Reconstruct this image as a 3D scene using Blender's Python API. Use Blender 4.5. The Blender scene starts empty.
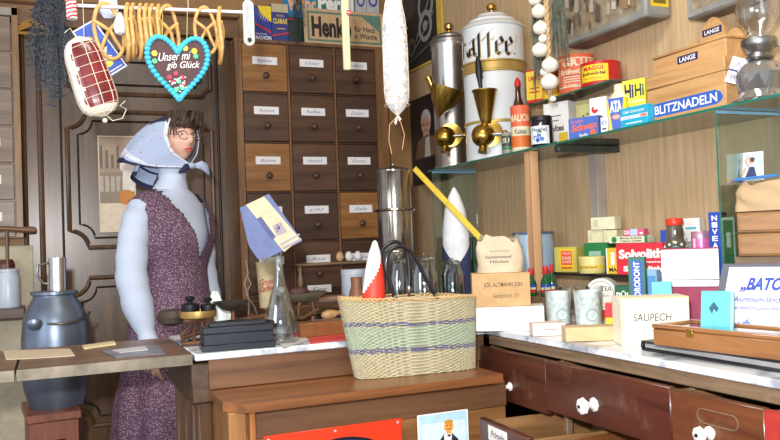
import bpy, math, random
from mathutils import Vector, Matrix
random.seed(7)
SC = bpy.context.scene
C = SC.collection
PI = math.pi
# ------------------------------------------------------------ camera
F = 789.46
EYE = Vector((0, 0, 1.2))
EX = Vector((1850, 50, -F)).normalized()
EY = Vector((-336, -33, -F)).normalized()
EY = (EY - EX * EY.dot(EX)).normalized()
EZ = EX.cross(EY).normalized()
camd = bpy.data.cameras.new('camera'); cam = bpy.data.objects.new('camera', camd); C.objects.link(cam)
camd.sensor_width = 36; camd.lens = 36 * F / 780; camd.clip_start = .02
R3 = Matrix((EX, EY, EZ))
cam.matrix_world = Matrix.Translation(EYE) @ R3.to_4x4()
SC.camera = cam
FWD = R3 @ Vector((0, 0, -1))
def ray(px, py):
    v = Vector((px - 390, 220 - py, -F)); return R3 @ v
def onX(px, py, X): d = ray(px, py); return EYE + d * ((X - EYE.x) / d.x)
def onY(px, py, Y): d = ray(px, py); return EYE + d * ((Y - EYE.y) / d.y)
def onZ(px, py, Z): d = ray(px, py); return EYE + d * ((Z - EYE.z) / d.z)
def onP(px, py, p, n):
    d = ray(px, py); return EYE + d * ((p - EYE).dot(n) / d.dot(n))
def proj(p):
    q = R3.transposed() @ (Vector(p) - EYE); return 390 + F * q.x / -q.z, 220 - F * q.y / -q.z
def anchor(px, yt, z0, yb=None, X=None, Y=None):
    if yb is not None: return onZ(px, yb, z0)
    y = yt
    for _ in range(4):
        p = onX(px, y, X) if X is not None else onY(px, y, Y)
        y = proj((p.x, p.y, z0))[1]
    return Vector((p.x, p.y, z0))
def fit(xl, xr, yt, rz, z0, yb=None, X=None, Y=None):
    """a board facing rz (degrees) whose width and height fill the columns xl..xr up to row yt"""
    xm = (xl + xr) / 2; p = anchor(xm, yt, z0, yb, X, Y)
    if rz is None: rz = math.degrees(math.atan2(-p.x, p.y))
    a = math.radians(rz); n = Vector((math.sin(a), -math.cos(a), 0))
    yc = proj(p)[1]
    L = onP(xl, yc, p, n); Rr = onP(xr, yc, p, n); t = onP(xm, yt, p, n)
    w = math.hypot(L.x - Rr.x, L.y - Rr.y)
    return dict(loc=((L.x + Rr.x) / 2, (L.y + Rr.y) / 2, z0), rz=a, w=w, h=t.z - z0)
# ------------------------------------------------------------ materials
MATS = {}
def lin(c):
    return tuple((x / 255 / 12.92 if x / 255 <= .04045 else ((x / 255 + .055) / 1.055) ** 2.4) for x in c) + (1,)
def newmat(name):
    m = bpy.data.materials.new(name); m.use_nodes = True
    nt = m.node_tree; b = nt.nodes['Principled BSDF']; return m, nt, b
def M(col, rough=.6, metal=0, var=.10, scale=30, bump=0, emit=None, coat=0, bscale=None):
    key = (col, rough, metal, var, scale, bump, coat)
    if key in MATS: return MATS[key]
    m, nt, b = newmat('mat_%d_%d_%d' % col)
    n = nt.nodes.new('ShaderNodeTexNoise'); n.inputs['Scale'].default_value = scale; n.inputs['Detail'].default_value = 4
    tc = nt.nodes.new('ShaderNodeTexCoord'); nt.links.new(tc.outputs['Object'], n.inputs['Vector'])
    r = nt.nodes.new('ShaderNodeValToRGB')
    c = lin(col)
    r.color_ramp.elements[0].position = .3; r.color_ramp.elements[1].position = .7
    r.color_ramp.elements[0].color = tuple(x * (1 - var) for x in c[:3]) + (1,)
    r.color_ramp.elements[1].color = tuple(min(1, x * (1 + var)) for x in c[:3]) + (1,)
    nt.links.new(n.outputs['Fac'], r.inputs[0]); nt.links.new(r.outputs[0], b.inputs['Base Color'])
    b.inputs['Roughness'].default_value = rough; b.inputs['Metallic'].default_value = metal
    if coat: b.inputs['Coat Weight'].default_value = coat
    if bump:
        n2 = nt.nodes.new('ShaderNodeTexNoise'); n2.inputs['Scale'].default_value = bscale or scale * 3; n2.inputs['Detail'].default_value = 5
        nt.links.new(tc.outputs['Object'], n2.inputs['Vector'])
        bp = nt.nodes.new('ShaderNodeBump'); bp.inputs['Strength'].default_value = bump; bp.inputs['Distance'].default_value = .01
        nt.links.new(n2.outputs['Fac'], bp.inputs['Height']); nt.links.new(bp.outputs[0], b.inputs['Normal'])
    MATS[key] = m; return m
def WOOD(c1, c2, axis='X', rough=.45, scale=6, stretch=.08, wear=None, ring=.6, coat=.15):
    key = ('wood', c1, c2, axis, rough, scale, stretch, wear)
    if key in MATS: return MATS[key]
    m, nt, b = newmat('wood_%d_%d_%d' % c1)
    tc = nt.nodes.new('ShaderNodeTexCoord'); mp = nt.nodes.new('ShaderNodeMapping')
    s = [1, 1, 1]; s['XYZ'.index(axis)] = stretch
    mp.inputs['Scale'].default_value = s
    nt.links.new(tc.outputs['Object'], mp.inputs['Vector'])
    n = nt.nodes.new('ShaderNodeTexNoise'); n.inputs['Scale'].default_value = scale * 4; n.inputs['Detail'].default_value = 8; n.inputs['Distortion'].default_value = ring
    n.inputs['Roughness'].default_value = .65
    nt.links.new(mp.outputs[0], n.inputs['Vector'])
    r = nt.nodes.new('ShaderNodeValToRGB'); r.color_ramp.elements[0].position = .36; r.color_ramp.elements[1].position = .66
    r.color_ramp.elements[0].color = lin(c1); r.color_ramp.elements[1].color = lin(c2)
    nt.links.new(n.outputs['Fac'], r.inputs[0]); out = r.outputs[0]
    if wear:
        n3 = nt.nodes.new('ShaderNodeTexNoise'); n3.inputs['Scale'].default_value = 9; n3.inputs['Detail'].default_value = 9; n3.inputs['Roughness'].default_value = .75
        nt.links.new(tc.outputs['Object'], n3.inputs['Vector'])
        r3 = nt.nodes.new('ShaderNodeValToRGB'); r3.color_ramp.elements[0].position = .56; r3.color_ramp.elements[1].position = .75
        r3.color_ramp.elements[1].color = (.8, .8, .8, 1); r3.color_ramp.elements[0].color = (0, 0, 0, 1)
        mx = nt.nodes.new('ShaderNodeMixRGB'); mx.inputs[2].default_value = lin(wear)
        nt.links.new(n3.outputs['Fac'], r3.inputs[0]); nt.links.new(r3.outputs[0], mx.inputs[0]); nt.links.new(out, mx.inputs[1]); out = mx.outputs[0]
    nt.links.new(out, b.inputs['Base Color']); b.inputs['Roughness'].default_value = rough
    b.inputs['Coat Weight'].default_value = coat; b.inputs['Coat Roughness'].default_value = .25
    bp = nt.nodes.new('ShaderNodeBump'); bp.inputs['Strength'].default_value = .15; bp.inputs['Distance'].default_value = .004
    nt.links.new(n.outputs['Fac'], bp.inputs['Height']); nt.links.new(bp.outputs[0], b.inputs['Normal'])
    MATS[key] = m; return m
def GLASS(tint=(235, 245, 240), refl=.12, rough=.03, body=.0, bodycol=(200, 215, 210)):
    key = ('glass', tint, refl, body, bodycol)
    if key in MATS: return MATS[key]
    m, nt, b = newmat('glass')
    out = nt.nodes['Material Output']; nt.nodes.remove(b)
    tr = nt.nodes.new('ShaderNodeBsdfTransparent'); tr.inputs[0].default_value = lin(tint)
    gl = nt.nodes.new('ShaderNodeBsdfGlossy'); gl.inputs['Roughness'].default_value = rough
    lw = nt.nodes.new('ShaderNodeLayerWeight'); lw.inputs[0].default_value = .35
    ma = nt.nodes.new('ShaderNodeMath'); ma.operation = 'MULTIPLY_ADD'; ma.inputs[1].default_value = .75; ma.inputs[2].default_value = refl
    ma.use_clamp = True
    nt.links.new(lw.outputs['Facing'], ma.inputs[0])
    mx = nt.nodes.new('ShaderNodeMixShader'); nt.links.new(ma.outputs[0], mx.inputs[0]); nt.links.new(tr.outputs[0], mx.inputs[1]); nt.links.new(gl.outputs[0], mx.inputs[2])
    last = mx
    if body:
        df = nt.nodes.new('ShaderNodeBsdfDiffuse'); df.inputs[0].default_value = lin(bodycol)
        m2 = nt.nodes.new('ShaderNodeMixShader'); m2.inputs[0].default_value = body
        nt.links.new(mx.outputs[0], m2.inputs[1]); nt.links.new(df.outputs[0], m2.inputs[2]); last = m2
    nt.links.new(last.outputs[0], out.inputs[0]); MATS[key] = m; return m
def PATTERN(name, base, spots, kind='voronoi', scale=60, thr=.25, rough=.8, bump=0, third=None):
    m, nt, b = newmat(name)
    tc = nt.nodes.new('ShaderNodeTexCoord')
    if kind == 'voronoi':
        n = nt.nodes.new('ShaderNodeTexVoronoi'); o = n.outputs['Distance']
    else:
        n = nt.nodes.new('ShaderNodeTexNoise'); o = n.outputs['Fac']; n.inputs['Detail'].default_value = 6
    n.inputs['Scale'].default_value = scale
    nt.links.new(tc.outputs['Object'], n.inputs['Vector'])
    r = nt.nodes.new('ShaderNodeValToRGB'); e = r.color_ramp.elements
    e[0].position = thr; e[0].color = lin(spots); e[1].position = thr + .08; e[1].color = lin(base)
    if third: x = e.new(min(.98, thr + .3)); x.color = lin(third)
    nt.links.new(o, r.inputs[0]); nt.links.new(r.outputs[0], b.inputs['Base Color']); b.inputs['Roughness'].default_value = rough
    if bump:
        bp = nt.nodes.new('ShaderNodeBump'); bp.inputs['Strength'].default_value = bump; bp.inputs['Distance'].default_value = .005
        nt.links.new(o, bp.inputs['Height']); nt.links.new(bp.outputs[0], b.inputs['Normal'])
    return m
# ------------------------------------------------------------ mesh builder
def flatmap(u, v, d): return (u, -d, v)
class MB:
    def __init__(s): s.v = []; s.f = []; s.m = []; s.mats = []; s.lift = .0003
    def mi(s, mat):
        if mat not in s.mats: s.mats.append(mat)
        return s.mats.index(mat)
    def add(s, vs, fs, mat, T=None):
        o = len(s.v); k = s.mi(mat)
        for v in vs:
            v = Vector(v); s.v.append(T @ v if T is not None else v)
        for f in fs: s.f.append([i + o for i in f]); s.m.append(k)
        return s
    def box(s, x0, x1, y0, y1, z0, z1, mat, c=.0015, T=None):
        if x1 < x0: x0, x1 = x1, x0
        if y1 < y0: y0, y1 = y1, y0
        if z1 < z0: z0, z1 = z1, z0
        c = min(c, (x1 - x0) * .3, (y1 - y0) * .3, (z1 - z0) * .3)
        vs = []; idx = {}
        for i, x in enumerate((x0, x1)):
            for j, y in enumerate((y0, y1)):
                for k, z in enumerate((z0, z1)):
                    sx, sy, sz = (c if i == 0 else -c), (c if j == 0 else -c), (c if k == 0 else -c)
                    idx[i, j, k, 'x'] = len(vs); vs.append((x, y + sy, z + sz))
                    idx[i, j, k, 'y'] = len(vs); vs.append((x + sx, y, z + sz))
                    idx[i, j, k, 'z'] = len(vs); vs.append((x + sx, y + sy, z))
        fs = []
        q = [(0, 0), (1, 0), (1, 1), (0, 1)]
        fs.append([idx[0, a, b, 'x'] for a, b in q][::-1]); fs.append([idx[1, a, b, 'x'] for a, b in q])
        fs.append([idx[a, 0, b, 'y'] for a, b in q]); fs.append([idx[a, 1, b, 'y'] for a, b in q][::-1])
        fs.append([idx[a, b, 0, 'z'] for a, b in q][::-1]); fs.append([idx[a, b, 1, 'z'] for a, b in q])
        for a in (0, 1):
            for b in (0, 1):
                e = [idx[a, b, 0, 'x'], idx[a, b, 1, 'x'], idx[a, b, 1, 'y'], idx[a, b, 0, 'y']]; fs.append(e if (a == b) == False else e[::-1])
                e = [idx[a, 0, b, 'x'], idx[a, 1, b, 'x'], idx[a, 1, b, 'z'], idx[a, 0, b, 'z']]; fs.append(e if a == b else e[::-1])
                e = [idx[0, a, b, 'y'], idx[1, a, b, 'y'], idx[1, a, b, 'z'], idx[0, a, b, 'z']]; fs.append(e if (a == b) == False else e[::-1])
        for a in (0, 1):
            for b in (0, 1):
                for k in (0, 1):
                    t = [idx[a, b, k, 'x'], idx[a, b, k, 'y'], idx[a, b, k, 'z']]; fs.append(t if (a + b + k) % 2 else t[::-1])
        return s.add(vs, fs, mat, T)
    def lathe(s, prof, mat, n=32, T=None, caps=True, sq=1.0):
        vs = []; fs = []
        for r, z in prof:
            for i in range(n):
                a = 2 * PI * i / n; vs.append((r * math.cos(a), r * sq * math.sin(a), z))
        for j in range(len(prof) - 1):
            for i in range(n):
                k = (i + 1) % n; fs.append([j * n + i, j * n + k, (j + 1) * n + k, (j + 1) * n + i])
        if caps:
            fs.append(list(range(n))[::-1]); fs.append([(len(prof) - 1) * n + i for i in range(n)])
        return s.add(vs, fs, mat, T)
    def tube(s, pts, r, mat, n=8, closed=False, T=None, flat=1.0):
        pts = [Vector(p) for p in pts]; N = len(pts)
        rr = r if isinstance(r, (list, tuple)) else [r] * N
        vs = []; fs = []; up = None
        for i, p in enumerate(pts):
            if closed: t = pts[(i + 1) % N] - pts[i - 1]
            else: t = pts[min(i + 1, N - 1)] - pts[max(i - 1, 0)]
            if t.length < 1e-9: t = Vector((0, 0, 1))
            t.normalize()
            if up is None: up = Vector((0, 0, 1)) if abs(t.z) < .9 else Vector((1, 0, 0))
            a = t.cross(up)
            if a.length < 1e-6: a = t.cross(Vector((0, 1, 0)))
            a.normalize(); b = a.cross(t).normalized(); up = b
            for k in range(n):
                q = 2 * PI * k / n; vs.append(p + (a * math.cos(q) + b * math.sin(q) * flat) * rr[i])
        for i in range(N if closed else N - 1):
            j = (i + 1) % N
            for k in range(n):
                l = (k + 1) % n; fs.append([i * n + k, i * n + l, j * n + l, j * n + k])
        if not closed: fs.append(list(range(n))[::-1]); fs.append([(N - 1) * n + k for k in range(n)])
        return s.add(vs, fs, mat, T)
    def loft(s, rings, mat, closed=True, caps=True, T=None):
        n = len(rings[0]); vs = [p for r in rings for p in r]; fs = []
        for j in range(len(rings) - 1):
            for i in range(n if closed else n - 1):
                k = (i + 1) % n; fs.append([j * n + i, j * n + k, (j + 1) * n + k, (j + 1) * n + i])
        if caps and closed: fs.append(list(range(n))[::-1]); fs.append([(len(rings) - 1) * n + i for i in range(n)])
        return s.add(vs, fs, mat, T)
    def ball(s, c, r, mat, n=16, T=None, sc=(1, 1, 1)):
        rings = []
        for j in range(n // 2 + 1):
            a = PI * j / (n // 2); rr = max(.001 * r, r * math.sin(a)); z = -r * math.cos(a)
            rings.append([(c[0] + sc[0] * rr * math.cos(2 * PI * i / n), c[1] + sc[1] * rr * math.sin(2 * PI * i / n), c[2] + sc[2] * z) for i in range(n)])
        return s.loft(rings, mat, T=T)
    def prism(s, poly, y0, y1, mat, T=None):
        """polygon in x,z (counter-clockwise) pushed from y0 to y1"""
        n = len(poly); vs = [(x, y0, z) for x, z in poly] + [(x, y1, z) for x, z in poly]
        fs = [list(range(n)), [n + i for i in range(n)][::-1]] + [[i, n + i, n + (i + 1) % n, (i + 1) % n] for i in range(n)]
        return s.add(vs, fs, mat, T)
    def build(s, name, parent=None, loc=(0, 0, 0), rz=0, sharp=40, rot=None):
        me = bpy.data.meshes.new(name); me.from_pydata([tuple(v) for v in s.v], [], s.f)
        for m in s.mats: me.materials.append(m)
        me.polygons.foreach_set('material_index', s.m)
        me.polygons.foreach_set('use_smooth', [True] * len(s.f))
        me.update(); me.set_sharp_from_angle(angle=math.radians(sharp))
        o = bpy.data.objects.new(name, me); C.objects.link(o)
        if parent: o.parent = parent
        o.location = loc; o.rotation_euler = rot if rot else (0, 0, rz)
        return o
# printed matter: art in face units, laid on a flat front or round a can
_tc = {}
def textmesh(txt, bold=0, shear=0):
    key = (txt, bold, shear)
    if key in _tc: return _tc[key]
    cu = bpy.data.curves.new('t', 'FONT'); cu.body = txt; cu.size = 1; cu.offset = bold; cu.shear = shear; cu.resolution_u = 3
    ob = bpy.data.objects.new('t', cu); C.objects.link(ob)
    dg = bpy.context.evaluated_depsgraph_get(); me = bpy.data.meshes.new_from_object(ob.evaluated_get(dg))
    vs = [(v.co.x, v.co.y) for v in me.vertices]; fs = [list(p.vertices) for p in me.polygons]
    bpy.data.objects.remove(ob); bpy.data.curves.remove(cu); bpy.data.meshes.remove(me)
    xs = [v[0] for v in vs]; ys = [v[1] for v in vs]
    x0, x1, y0, y1 = min(xs), max(xs), min(ys), max(ys)
    vs = [((x - x0) / (x1 - x0), (y - y0) / (y1 - y0)) for x, y in vs]
    _tc[key] = (vs, fs); return _tc[key]
class Art:
    def __init__(s, mb, w, h, R=None, T=None, base=0): s.mb = mb; s.w = w; s.h = h; s.R = R; s.T = T; s.d = base + .0003
    def mp(s, u, v):
        x = (u - .5) * s.w; z = v * s.h
        if s.R: a = x / s.R; return ((s.R + s.d) * math.sin(a), -(s.R + s.d) * math.cos(a), z)
        return (x, -s.d, z)
    def up(s): s.d += .0002
    def rect(s, u0, u1, v0, v1, mat):
        n = 14 if s.R else 1; vs = []; fs = []
        for i in range(n + 1):
            u = u0 + (u1 - u0) * i / n; vs += [s.mp(u, v0), s.mp(u, v1)]
        for i in range(n): fs.append([2 * i, 2 * i + 2, 2 * i + 3, 2 * i + 1])
        s.mb.add(vs, fs, mat, s.T); s.up(); return s
    def poly(s, pts, mat):
        s.mb.add([s.mp(u, v) for u, v in pts], [list(range(len(pts)))], mat, s.T); s.up(); return s
    def disc(s, u, v, r, mat, n=24, asp=1, rv=None):
        k = s.w / s.h
        return s.poly([(u + r * math.cos(2 * PI * i / n), v + (rv if rv else r * k * asp) * math.sin(2 * PI * i / n)) for i in range(n)], mat)
    def text(s, t, u0, u1, v0, v1, mat, bold=.02, shear=0, slope=0):
        vs, fs = textmesh(t, bold, shear)
        s.mb.add([s.mp(u0 + x * (u1 - u0), v0 + y * (v1 - v0) + slope * x) for x, y in vs], fs, mat, s.T); s.up(); return s
    def line(s, pts, wd, mat):
        """polyline of width wd (metres)"""
        for (a, b), (c, d) in zip(pts, pts[1:]):
            dx = (c - a) * s.w; dz = (d - b) * s.h; L = math.hypot(dx, dz) or 1; nx = -dz / L * wd / 2; nz = dx / L * wd / 2
            s.mb.add([s.mp(a + nx / s.w, b + nz / s.h), s.mp(a - nx / s.w, b - nz / s.h), s.mp(c - nx / s.w, d - nz / s.h), s.mp(c + nx / s.w, d + nz / s.h)], [[0, 1, 2, 3]], mat, s.T)
        s.up(); return s
    def nib(s, pts, nv, mat):
        for (a, b), (c, d) in zip(pts, pts[1:]):
            P = [(a - nv[0], b - nv[1]), (a + nv[0], b + nv[1]), (c + nv[0], d + nv[1]), (c - nv[0], d - nv[1])]
            s.mb.add([s.mp(*p) for p in P], [[0, 1, 2, 3]], mat, s.T)
        return s
    def frame(s, u0, u1, v0, v1, t, mat):
        tv = t * s.w / s.h
        s.rect(u0, u1, v0, v0 + tv, mat); s.rect(u0, u1, v1 - tv, v1, mat); s.rect(u0, u0 + t, v0, v1, mat); s.rect(u1 - t, u1, v0, v1, mat); return s
# ------------------------------------------------------------ things
GR = {}
def tag(o, label, cat, group=None):
    o['label'] = label; o['category'] = cat
    if group: o['group'] = group
    return o
def thing(name, label, cat, loc=(0, 0, 0), rz=0, group=None):
    o = bpy.data.objects.new(name, None); o.empty_display_size = .05; C.objects.link(o); o.location = loc; o.rotation_euler = (0, 0, rz)
    return tag(o, label, cat, group)
def struct(o): o['kind'] = 'structure'; return o
def pbox(name, label, cat, f, depth, mat, art=None, group=None, side=None, top=None, c=.001, tilt=0, sides=None):
    b = MB(); w, h = f['w'], f['h']; b.box(-w / 2, w / 2, 0, depth, 0, h, mat, c)
    if art: art(Art(b, w, h))
    if sides:   # print on the right hand end
        sides(Art(b, depth, h, T=Matrix.Translation((w / 2, depth / 2, 0)) @ Matrix.Rotation(PI / 2, 4, 'Z')))
    o = b.build(name, loc=f['loc'], rot=(tilt, 0, f['rz']))
    return tag(o, label, cat, group)
def pcan(name, label, cat, f, mat, art=None, lid=None, group=None, n=40, rim=True):
    b = MB(); r = f['w'] / 2; h = f['h']
    b.lathe([(r * .97, 0), (r, .002), (r, h - .002), (r * .985, h), (r * .95, h - .003)] if rim else [(r, 0), (r, h)], mat, n)
    if art: art(Art(b, r * PI, h, R=r))
    if lid: b.lathe([(r * 1.015, h * .86), (r * 1.015, h), (r * .97, h + .003)], lid, n)
    x, y, z = f['loc']
    o = b.build(name, loc=(x, y, z), rz=f['rz']); return tag(o, label, cat, group)
# palette
WHT = M((240, 240, 238), .5, var=.03); CREAM = M((232, 222, 188), .6); BLK = M((22, 22, 24), .45); BLUE = M((35, 75, 175), .5); NAVY = M((28, 38, 90), .55)
RED = M((205, 40, 42), .45); YEL = M((240, 205, 40), .5); GRN = M((25, 120, 65), .5); ORG = M((215, 110, 45), .5); PINK = M((215, 120, 165), .45); TEAL = M((70, 190, 205), .5)
SILV = M((205, 207, 212), .22, 1, var=.05, scale=8); TINM = M((150, 150, 150), .35, 1, var=.15, scale=12, bump=.02); BRASS = M((190, 155, 75), .24, 1, var=.12, scale=20); IRON = M((30, 31, 34), .4, .4)
STEEL = M((205, 205, 204), .26, 1, var=.08, scale=10)
CARD = M((196, 160, 112), .75, bump=.05); STRING = M((225, 215, 190), .8); ROPE = M((190, 170, 130), .8)
OLDM = M((120, 88, 66), .55, .7, var=.3)
GL = GLASS(); GLT = GLASS((215, 235, 226), .12)
# ------------------------------------------------------------ setting
ZC = .88; XC = 1.385; XW = 2.05; YW = 4.45; ZL = .768; ZS = 1.545
def wallmat():
    m, nt, b = newmat('wallpaper_tan')
    tc = nt.nodes.new('ShaderNodeTexCoord'); mp = nt.nodes.new('ShaderNodeMapping'); mp.inputs['Scale'].default_value = (1, 1, .06)
    n = nt.nodes.new('ShaderNodeTexNoise'); n.inputs['Scale'].default_value = 60; n.inputs['Detail'].default_value = 5
    r = nt.nodes.new('ShaderNodeValToRGB'); r.color_ramp.elements[0].position = .3; r.color_ramp.elements[1].position = .75
    r.color_ramp.elements[0].color = lin((186, 156, 118)); r.color_ramp.elements[1].color = lin((216, 188, 150))
    nt.links.new(tc.outputs['Object'], mp.inputs[0]); nt.links.new(mp.outputs[0], n.inputs['Vector']); nt.links.new(n.outputs['Fac'], r.inputs[0])
    nt.links.new(r.outputs[0], b.inputs['Base Color']); b.inputs['Roughness'].default_value = .55; return m
def planks(name, c1, c2, pitch, axis):
    m, nt, b = newmat(name)
    tc = nt.nodes.new('ShaderNodeTexCoord')
    n = nt.nodes.new('ShaderNodeTexNoise'); n.inputs['Scale'].default_value = 14
    r = nt.nodes.new('ShaderNodeValToRGB'); r.color_ramp.elements[0].color = lin(c1); r.color_ramp.elements[1].color = lin(c2)
    nt.links.new(tc.outputs['Object'], n.inputs['Vector']); nt.links.new(n.outputs['Fac'], r.inputs[0]); nt.links.new(r.outputs[0], b.inputs['Base Color'])
    b.inputs['Roughness'].default_value = .6; return m
b = MB(); b.box(-2.6, XW, -1.2, YW, -.05, 0, planks('floor_boards', (80, 58, 40), (110, 84, 58), .12, 'Y')); struct(b.build('floor'))
b = MB(); b.box(XW, XW + .1, -1.2, YW + .1, 0, 3.0, wallmat()); struct(b.build('wall_right'))
bw = MB(); bw.box(-2.6, XW, YW, YW + .1, 0, 3.0, M((168, 128, 84), .6, var=.12, scale=5)); struct(bw.build('wall_back'))
b = MB(); b.box(-2.6, XW + .1, -1.2, YW + .1, 3.0, 3.06, M((215, 205, 185), .8)); struct(b.build('ceiling'))
DW = WOOD((64, 44, 27), (104, 74, 46), 'Z', rough=.33, scale=5, coat=.3); DWX = WOOD((64, 44, 27), (104, 74, 46), 'X', rough=.33, scale=5, coat=.3)
DGR = M((40, 25, 14), .5)
def ox(px, py, Y): return onY(px, py, Y).x
def oz(px, py, Y): return onY(px, py, Y).z
YD = YW - .05
xa, xb = ox(25, 250, YD), ox(239, 200, YD); zt = oz(130, 34, YD)
b = MB(); b.box(xa, xb, YD, YW - .002, 0.0, zt, DW, .002)
door = struct(b.build('door_1'))
# long vertical stiles and grooves
b = MB()
for px, w in ((27, .012), (43, .014), (64, .006), (232, .014), (222, .008)):
    x = ox(px, 250, YD); b.tube([(x, YD, .02), (x, YD, zt - .02)], w, DW if w > .01 else DGR, 8)
b.build('stile_moulding', door)
def ear(x0, x1, z0, z1, r):
    pts = []
    for cx, cz, a0 in ((x0, z0, 90), (x1, z0, 180), (x1, z1, 270), (x0, z1, 0)):
        # concave notched corners
        for k in range(7):
            a = math.radians(a0 - 90 * k / 6 if False else a0 - k * 15); pts.append((cx + r * math.cos(a), cz + r * math.sin(a)))
    return pts
xl = ox(70, 240, YD); xr = ox(215, 240, YD)
for (yt_, yb_) in ((112, 247), (277, 424), (52, 94)):
    z1, z0 = oz(110, yt_, YD), oz(110, yb_, YD)
    b = MB(); r = .09 if z1 - z0 > .4 else .04; P = ear(xl, xr, z0, z1, r)
    b.tube([(x, YD - .004, z) for x, z in P], .012, DW, 8, closed=True)
    k = .05; P2 = ear(xl + k, xr - k, z0 + k, z1 - k, r * .8)
    b.tube([(x, YD - .003, z) for x, z in P2], .006, DGR, 6, closed=True)
    b.build('panel_moulding', door)
# header with cornice above the door
b = MB(); WX = WOOD((110, 80, 52), (150, 112, 74), 'X', scale=4)
zh = oz(100, 12, YD)
b.box(-2.5, xb + .02, YW - .09, YW - .002, zt + .004, zh, WX); b.box(-2.5, xb + .02, YW - .13, YW - .002, zh, zh + .025, WX, .01)
struct(b.build('trim_1'))
b = MB(); g = M((190, 145, 70), .4, .3)
cx, cz = ox(33, 30, YD - .1), oz(33, 31, YD - .1)
for k in range(4): b.tube([(cx - .09 + .18 * t / 12, YW - .1, cz + (.07 - .012 * k) * math.sin(PI * t / 12)) for t in range(13)], .006, g, 6)
b.tube([(cx - .1, YW - .1, cz), (cx + .1, YW - .1, cz)], .008, g, 6)
o = b.build('carved_ornament'); tag(o, 'gilded arched carving on the beam above the dark door', 'ornament')
# picture taped on the door
f = fit(100, 137, 136, 0, oz(118, 232, YD - .02), Y=YD - .02)
def art(a):
    a.rect(.0, 1, .62, 1, M((170, 150, 130), .6)); a.rect(0, 1, 0, .3, M((226, 212, 190), .6)); a.rect(0, 1, .3, .62, M((150, 135, 120), .6))
    for k in range(6): a.rect(.03 + .15 * k, .13 + .15 * k, .42, .58, M((190, 178, 160), .6)); a.rect(.05 + .15 * k, .12 + .15 * k, .66, .9 - .05 * (k % 3), M((120, 104, 92), .6))
    a.disc(.78, .68, .2, M((235, 228, 215), .6)); a.rect(.66, .98, .42, .7, M((232, 226, 216), .6)); a.disc(.75, .36, .22, M((205, 135, 60), .6))
    a.frame(0, 1, 0, 1, .03, M((225, 205, 180), .6))
pbox('photo_print', 'colour photo print of a waiter in town hung on the dark door', 'poster', f, .004, WHT, art)
# ---------------------------------------------- cabinet of little drawers
CABC = [WOOD((58, 36, 22), (96, 64, 42), 'X', scale=5), WOOD((50, 31, 20), (84, 56, 38), 'X', scale=6), WOOD((118, 76, 34), (164, 114, 60), 'X', scale=6), WOOD((66, 42, 28), (104, 72, 50), 'X', scale=4)]
STILE = WOOD((96, 66, 40), (140, 100, 64), 'Z', scale=6)
Yc = 4.1
cols = [ox(243, 141, Yc), ox(290.5, 141, Yc), ox(336.5, 141, Yc), ox(378.5, 141, Yc)]
ztop = oz(262, 43, Yc); rowh = (oz(300, 43.5, Yc) - oz(300, 239.5, Yc)) / 4
ap = thing('apothecary_cabinet', 'tall dark wooden cabinet of small square drawers with white name labels', 'cabinet', (cols[0], Yc, 0))
x0 = cols[0]
b = MB()
cw = ox(389, 141, Yc) - x0
b.box(-.03, cw, .02, .32, .9, ztop, STILE); b.box(-.03, cw, .0, .32, ztop, ztop + .02, STILE)
for i, c in enumerate(cols): b.box(c - x0 - .006, c - x0 + .006, -.004, .03, .9, ztop, STILE, .001)
b.box(cols[3] - x0 + .004, cw, -.004, .03, .9, ztop, STILE, .002); b.box(-.03, -.004, -.004, .03, .9, ztop, STILE, .002)
for r in range(7): b.box(-.02, cols[3] - x0, -.002, .03, ztop - r * rowh - .004, ztop - r * rowh + .004, CABC[1], .001)
b.build('carcass', ap)
names = ['Wacholder', 'Linsen', 'Sendkorn', 'Rosinen', 'Kaffee', 'Zucker', 'Bohnen', 'Haselnuß', 'Gerste', 'Mandeln', 'Öl', 'Salz', 'Gries', 'Reis', 'Hafer', 'Mehl', 'Tee', 'Nelken']
tint = [2, 0, 0, 0, 0, 1, 2, 3, 1, 1, 1, 2, 0, 3, 1, 0, 1, 0]
INK = M((60, 62, 84), .6)
for r in range(6):
    for c in range(3):
        a, e = cols[c] - x0 + .008, cols[c + 1] - x0 - .008; zb = ztop - (r + 1) * rowh + .006; w = e - a; hh = rowh - .012
        if zb < .92: zb = .92; hh = ztop - r * rowh - .012 - zb + .006
        m = MB(); m.box(-w / 2, w / 2, -.008, .02, 0, hh, CABC[tint[r * 3 + c]], .003)
        d = m.build('drawer', ap, loc=((a + e) / 2, 0, zb))
        m = MB(); lw, lh = .135, .042
        m.box(-lw / 2, lw / 2, -.003, 0, 0, lh, M((236, 236, 240), .4, var=.02), .002)
        A = Art(m, lw, lh, base=.003); A.text(names[r * 3 + c], .2, .8, .3, .7, M((120, 122, 140), .6), 0, .4)
        m.build('label_card', d, loc=(0, -.009, hh * .56)); 
        m = MB(); Tm = Matrix.Rotation(PI / 2, 4, 'X')
        m.lathe([(.008, 0), (.008, .012), (.017, .018), (.018, .026), (.01, .034), (.001, .035)], WOOD((50, 32, 20), (80, 54, 36), 'Z'), 14, T=Tm)
        m.build('knob', d, loc=(.0, -.008, hh * .32))
for ch in ap.children: ch.location.z -= .9
ap.location.z = .9
# base of the cabinet with its own worktop
b = MB(); b.box(x0 - .03, x0 + cw + .12, 3.62, 4.40, .86, .9, WOOD((84, 58, 38), (120, 88, 60), 'X')); b.box(x0 - .01, x0 + cw, 3.66, 4.40, 0, .86, CABC[0])
o = b.build('base_cupboard'); tag(o, 'low brown wooden cupboard under the cabinet of small drawers', 'cupboard')
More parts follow.
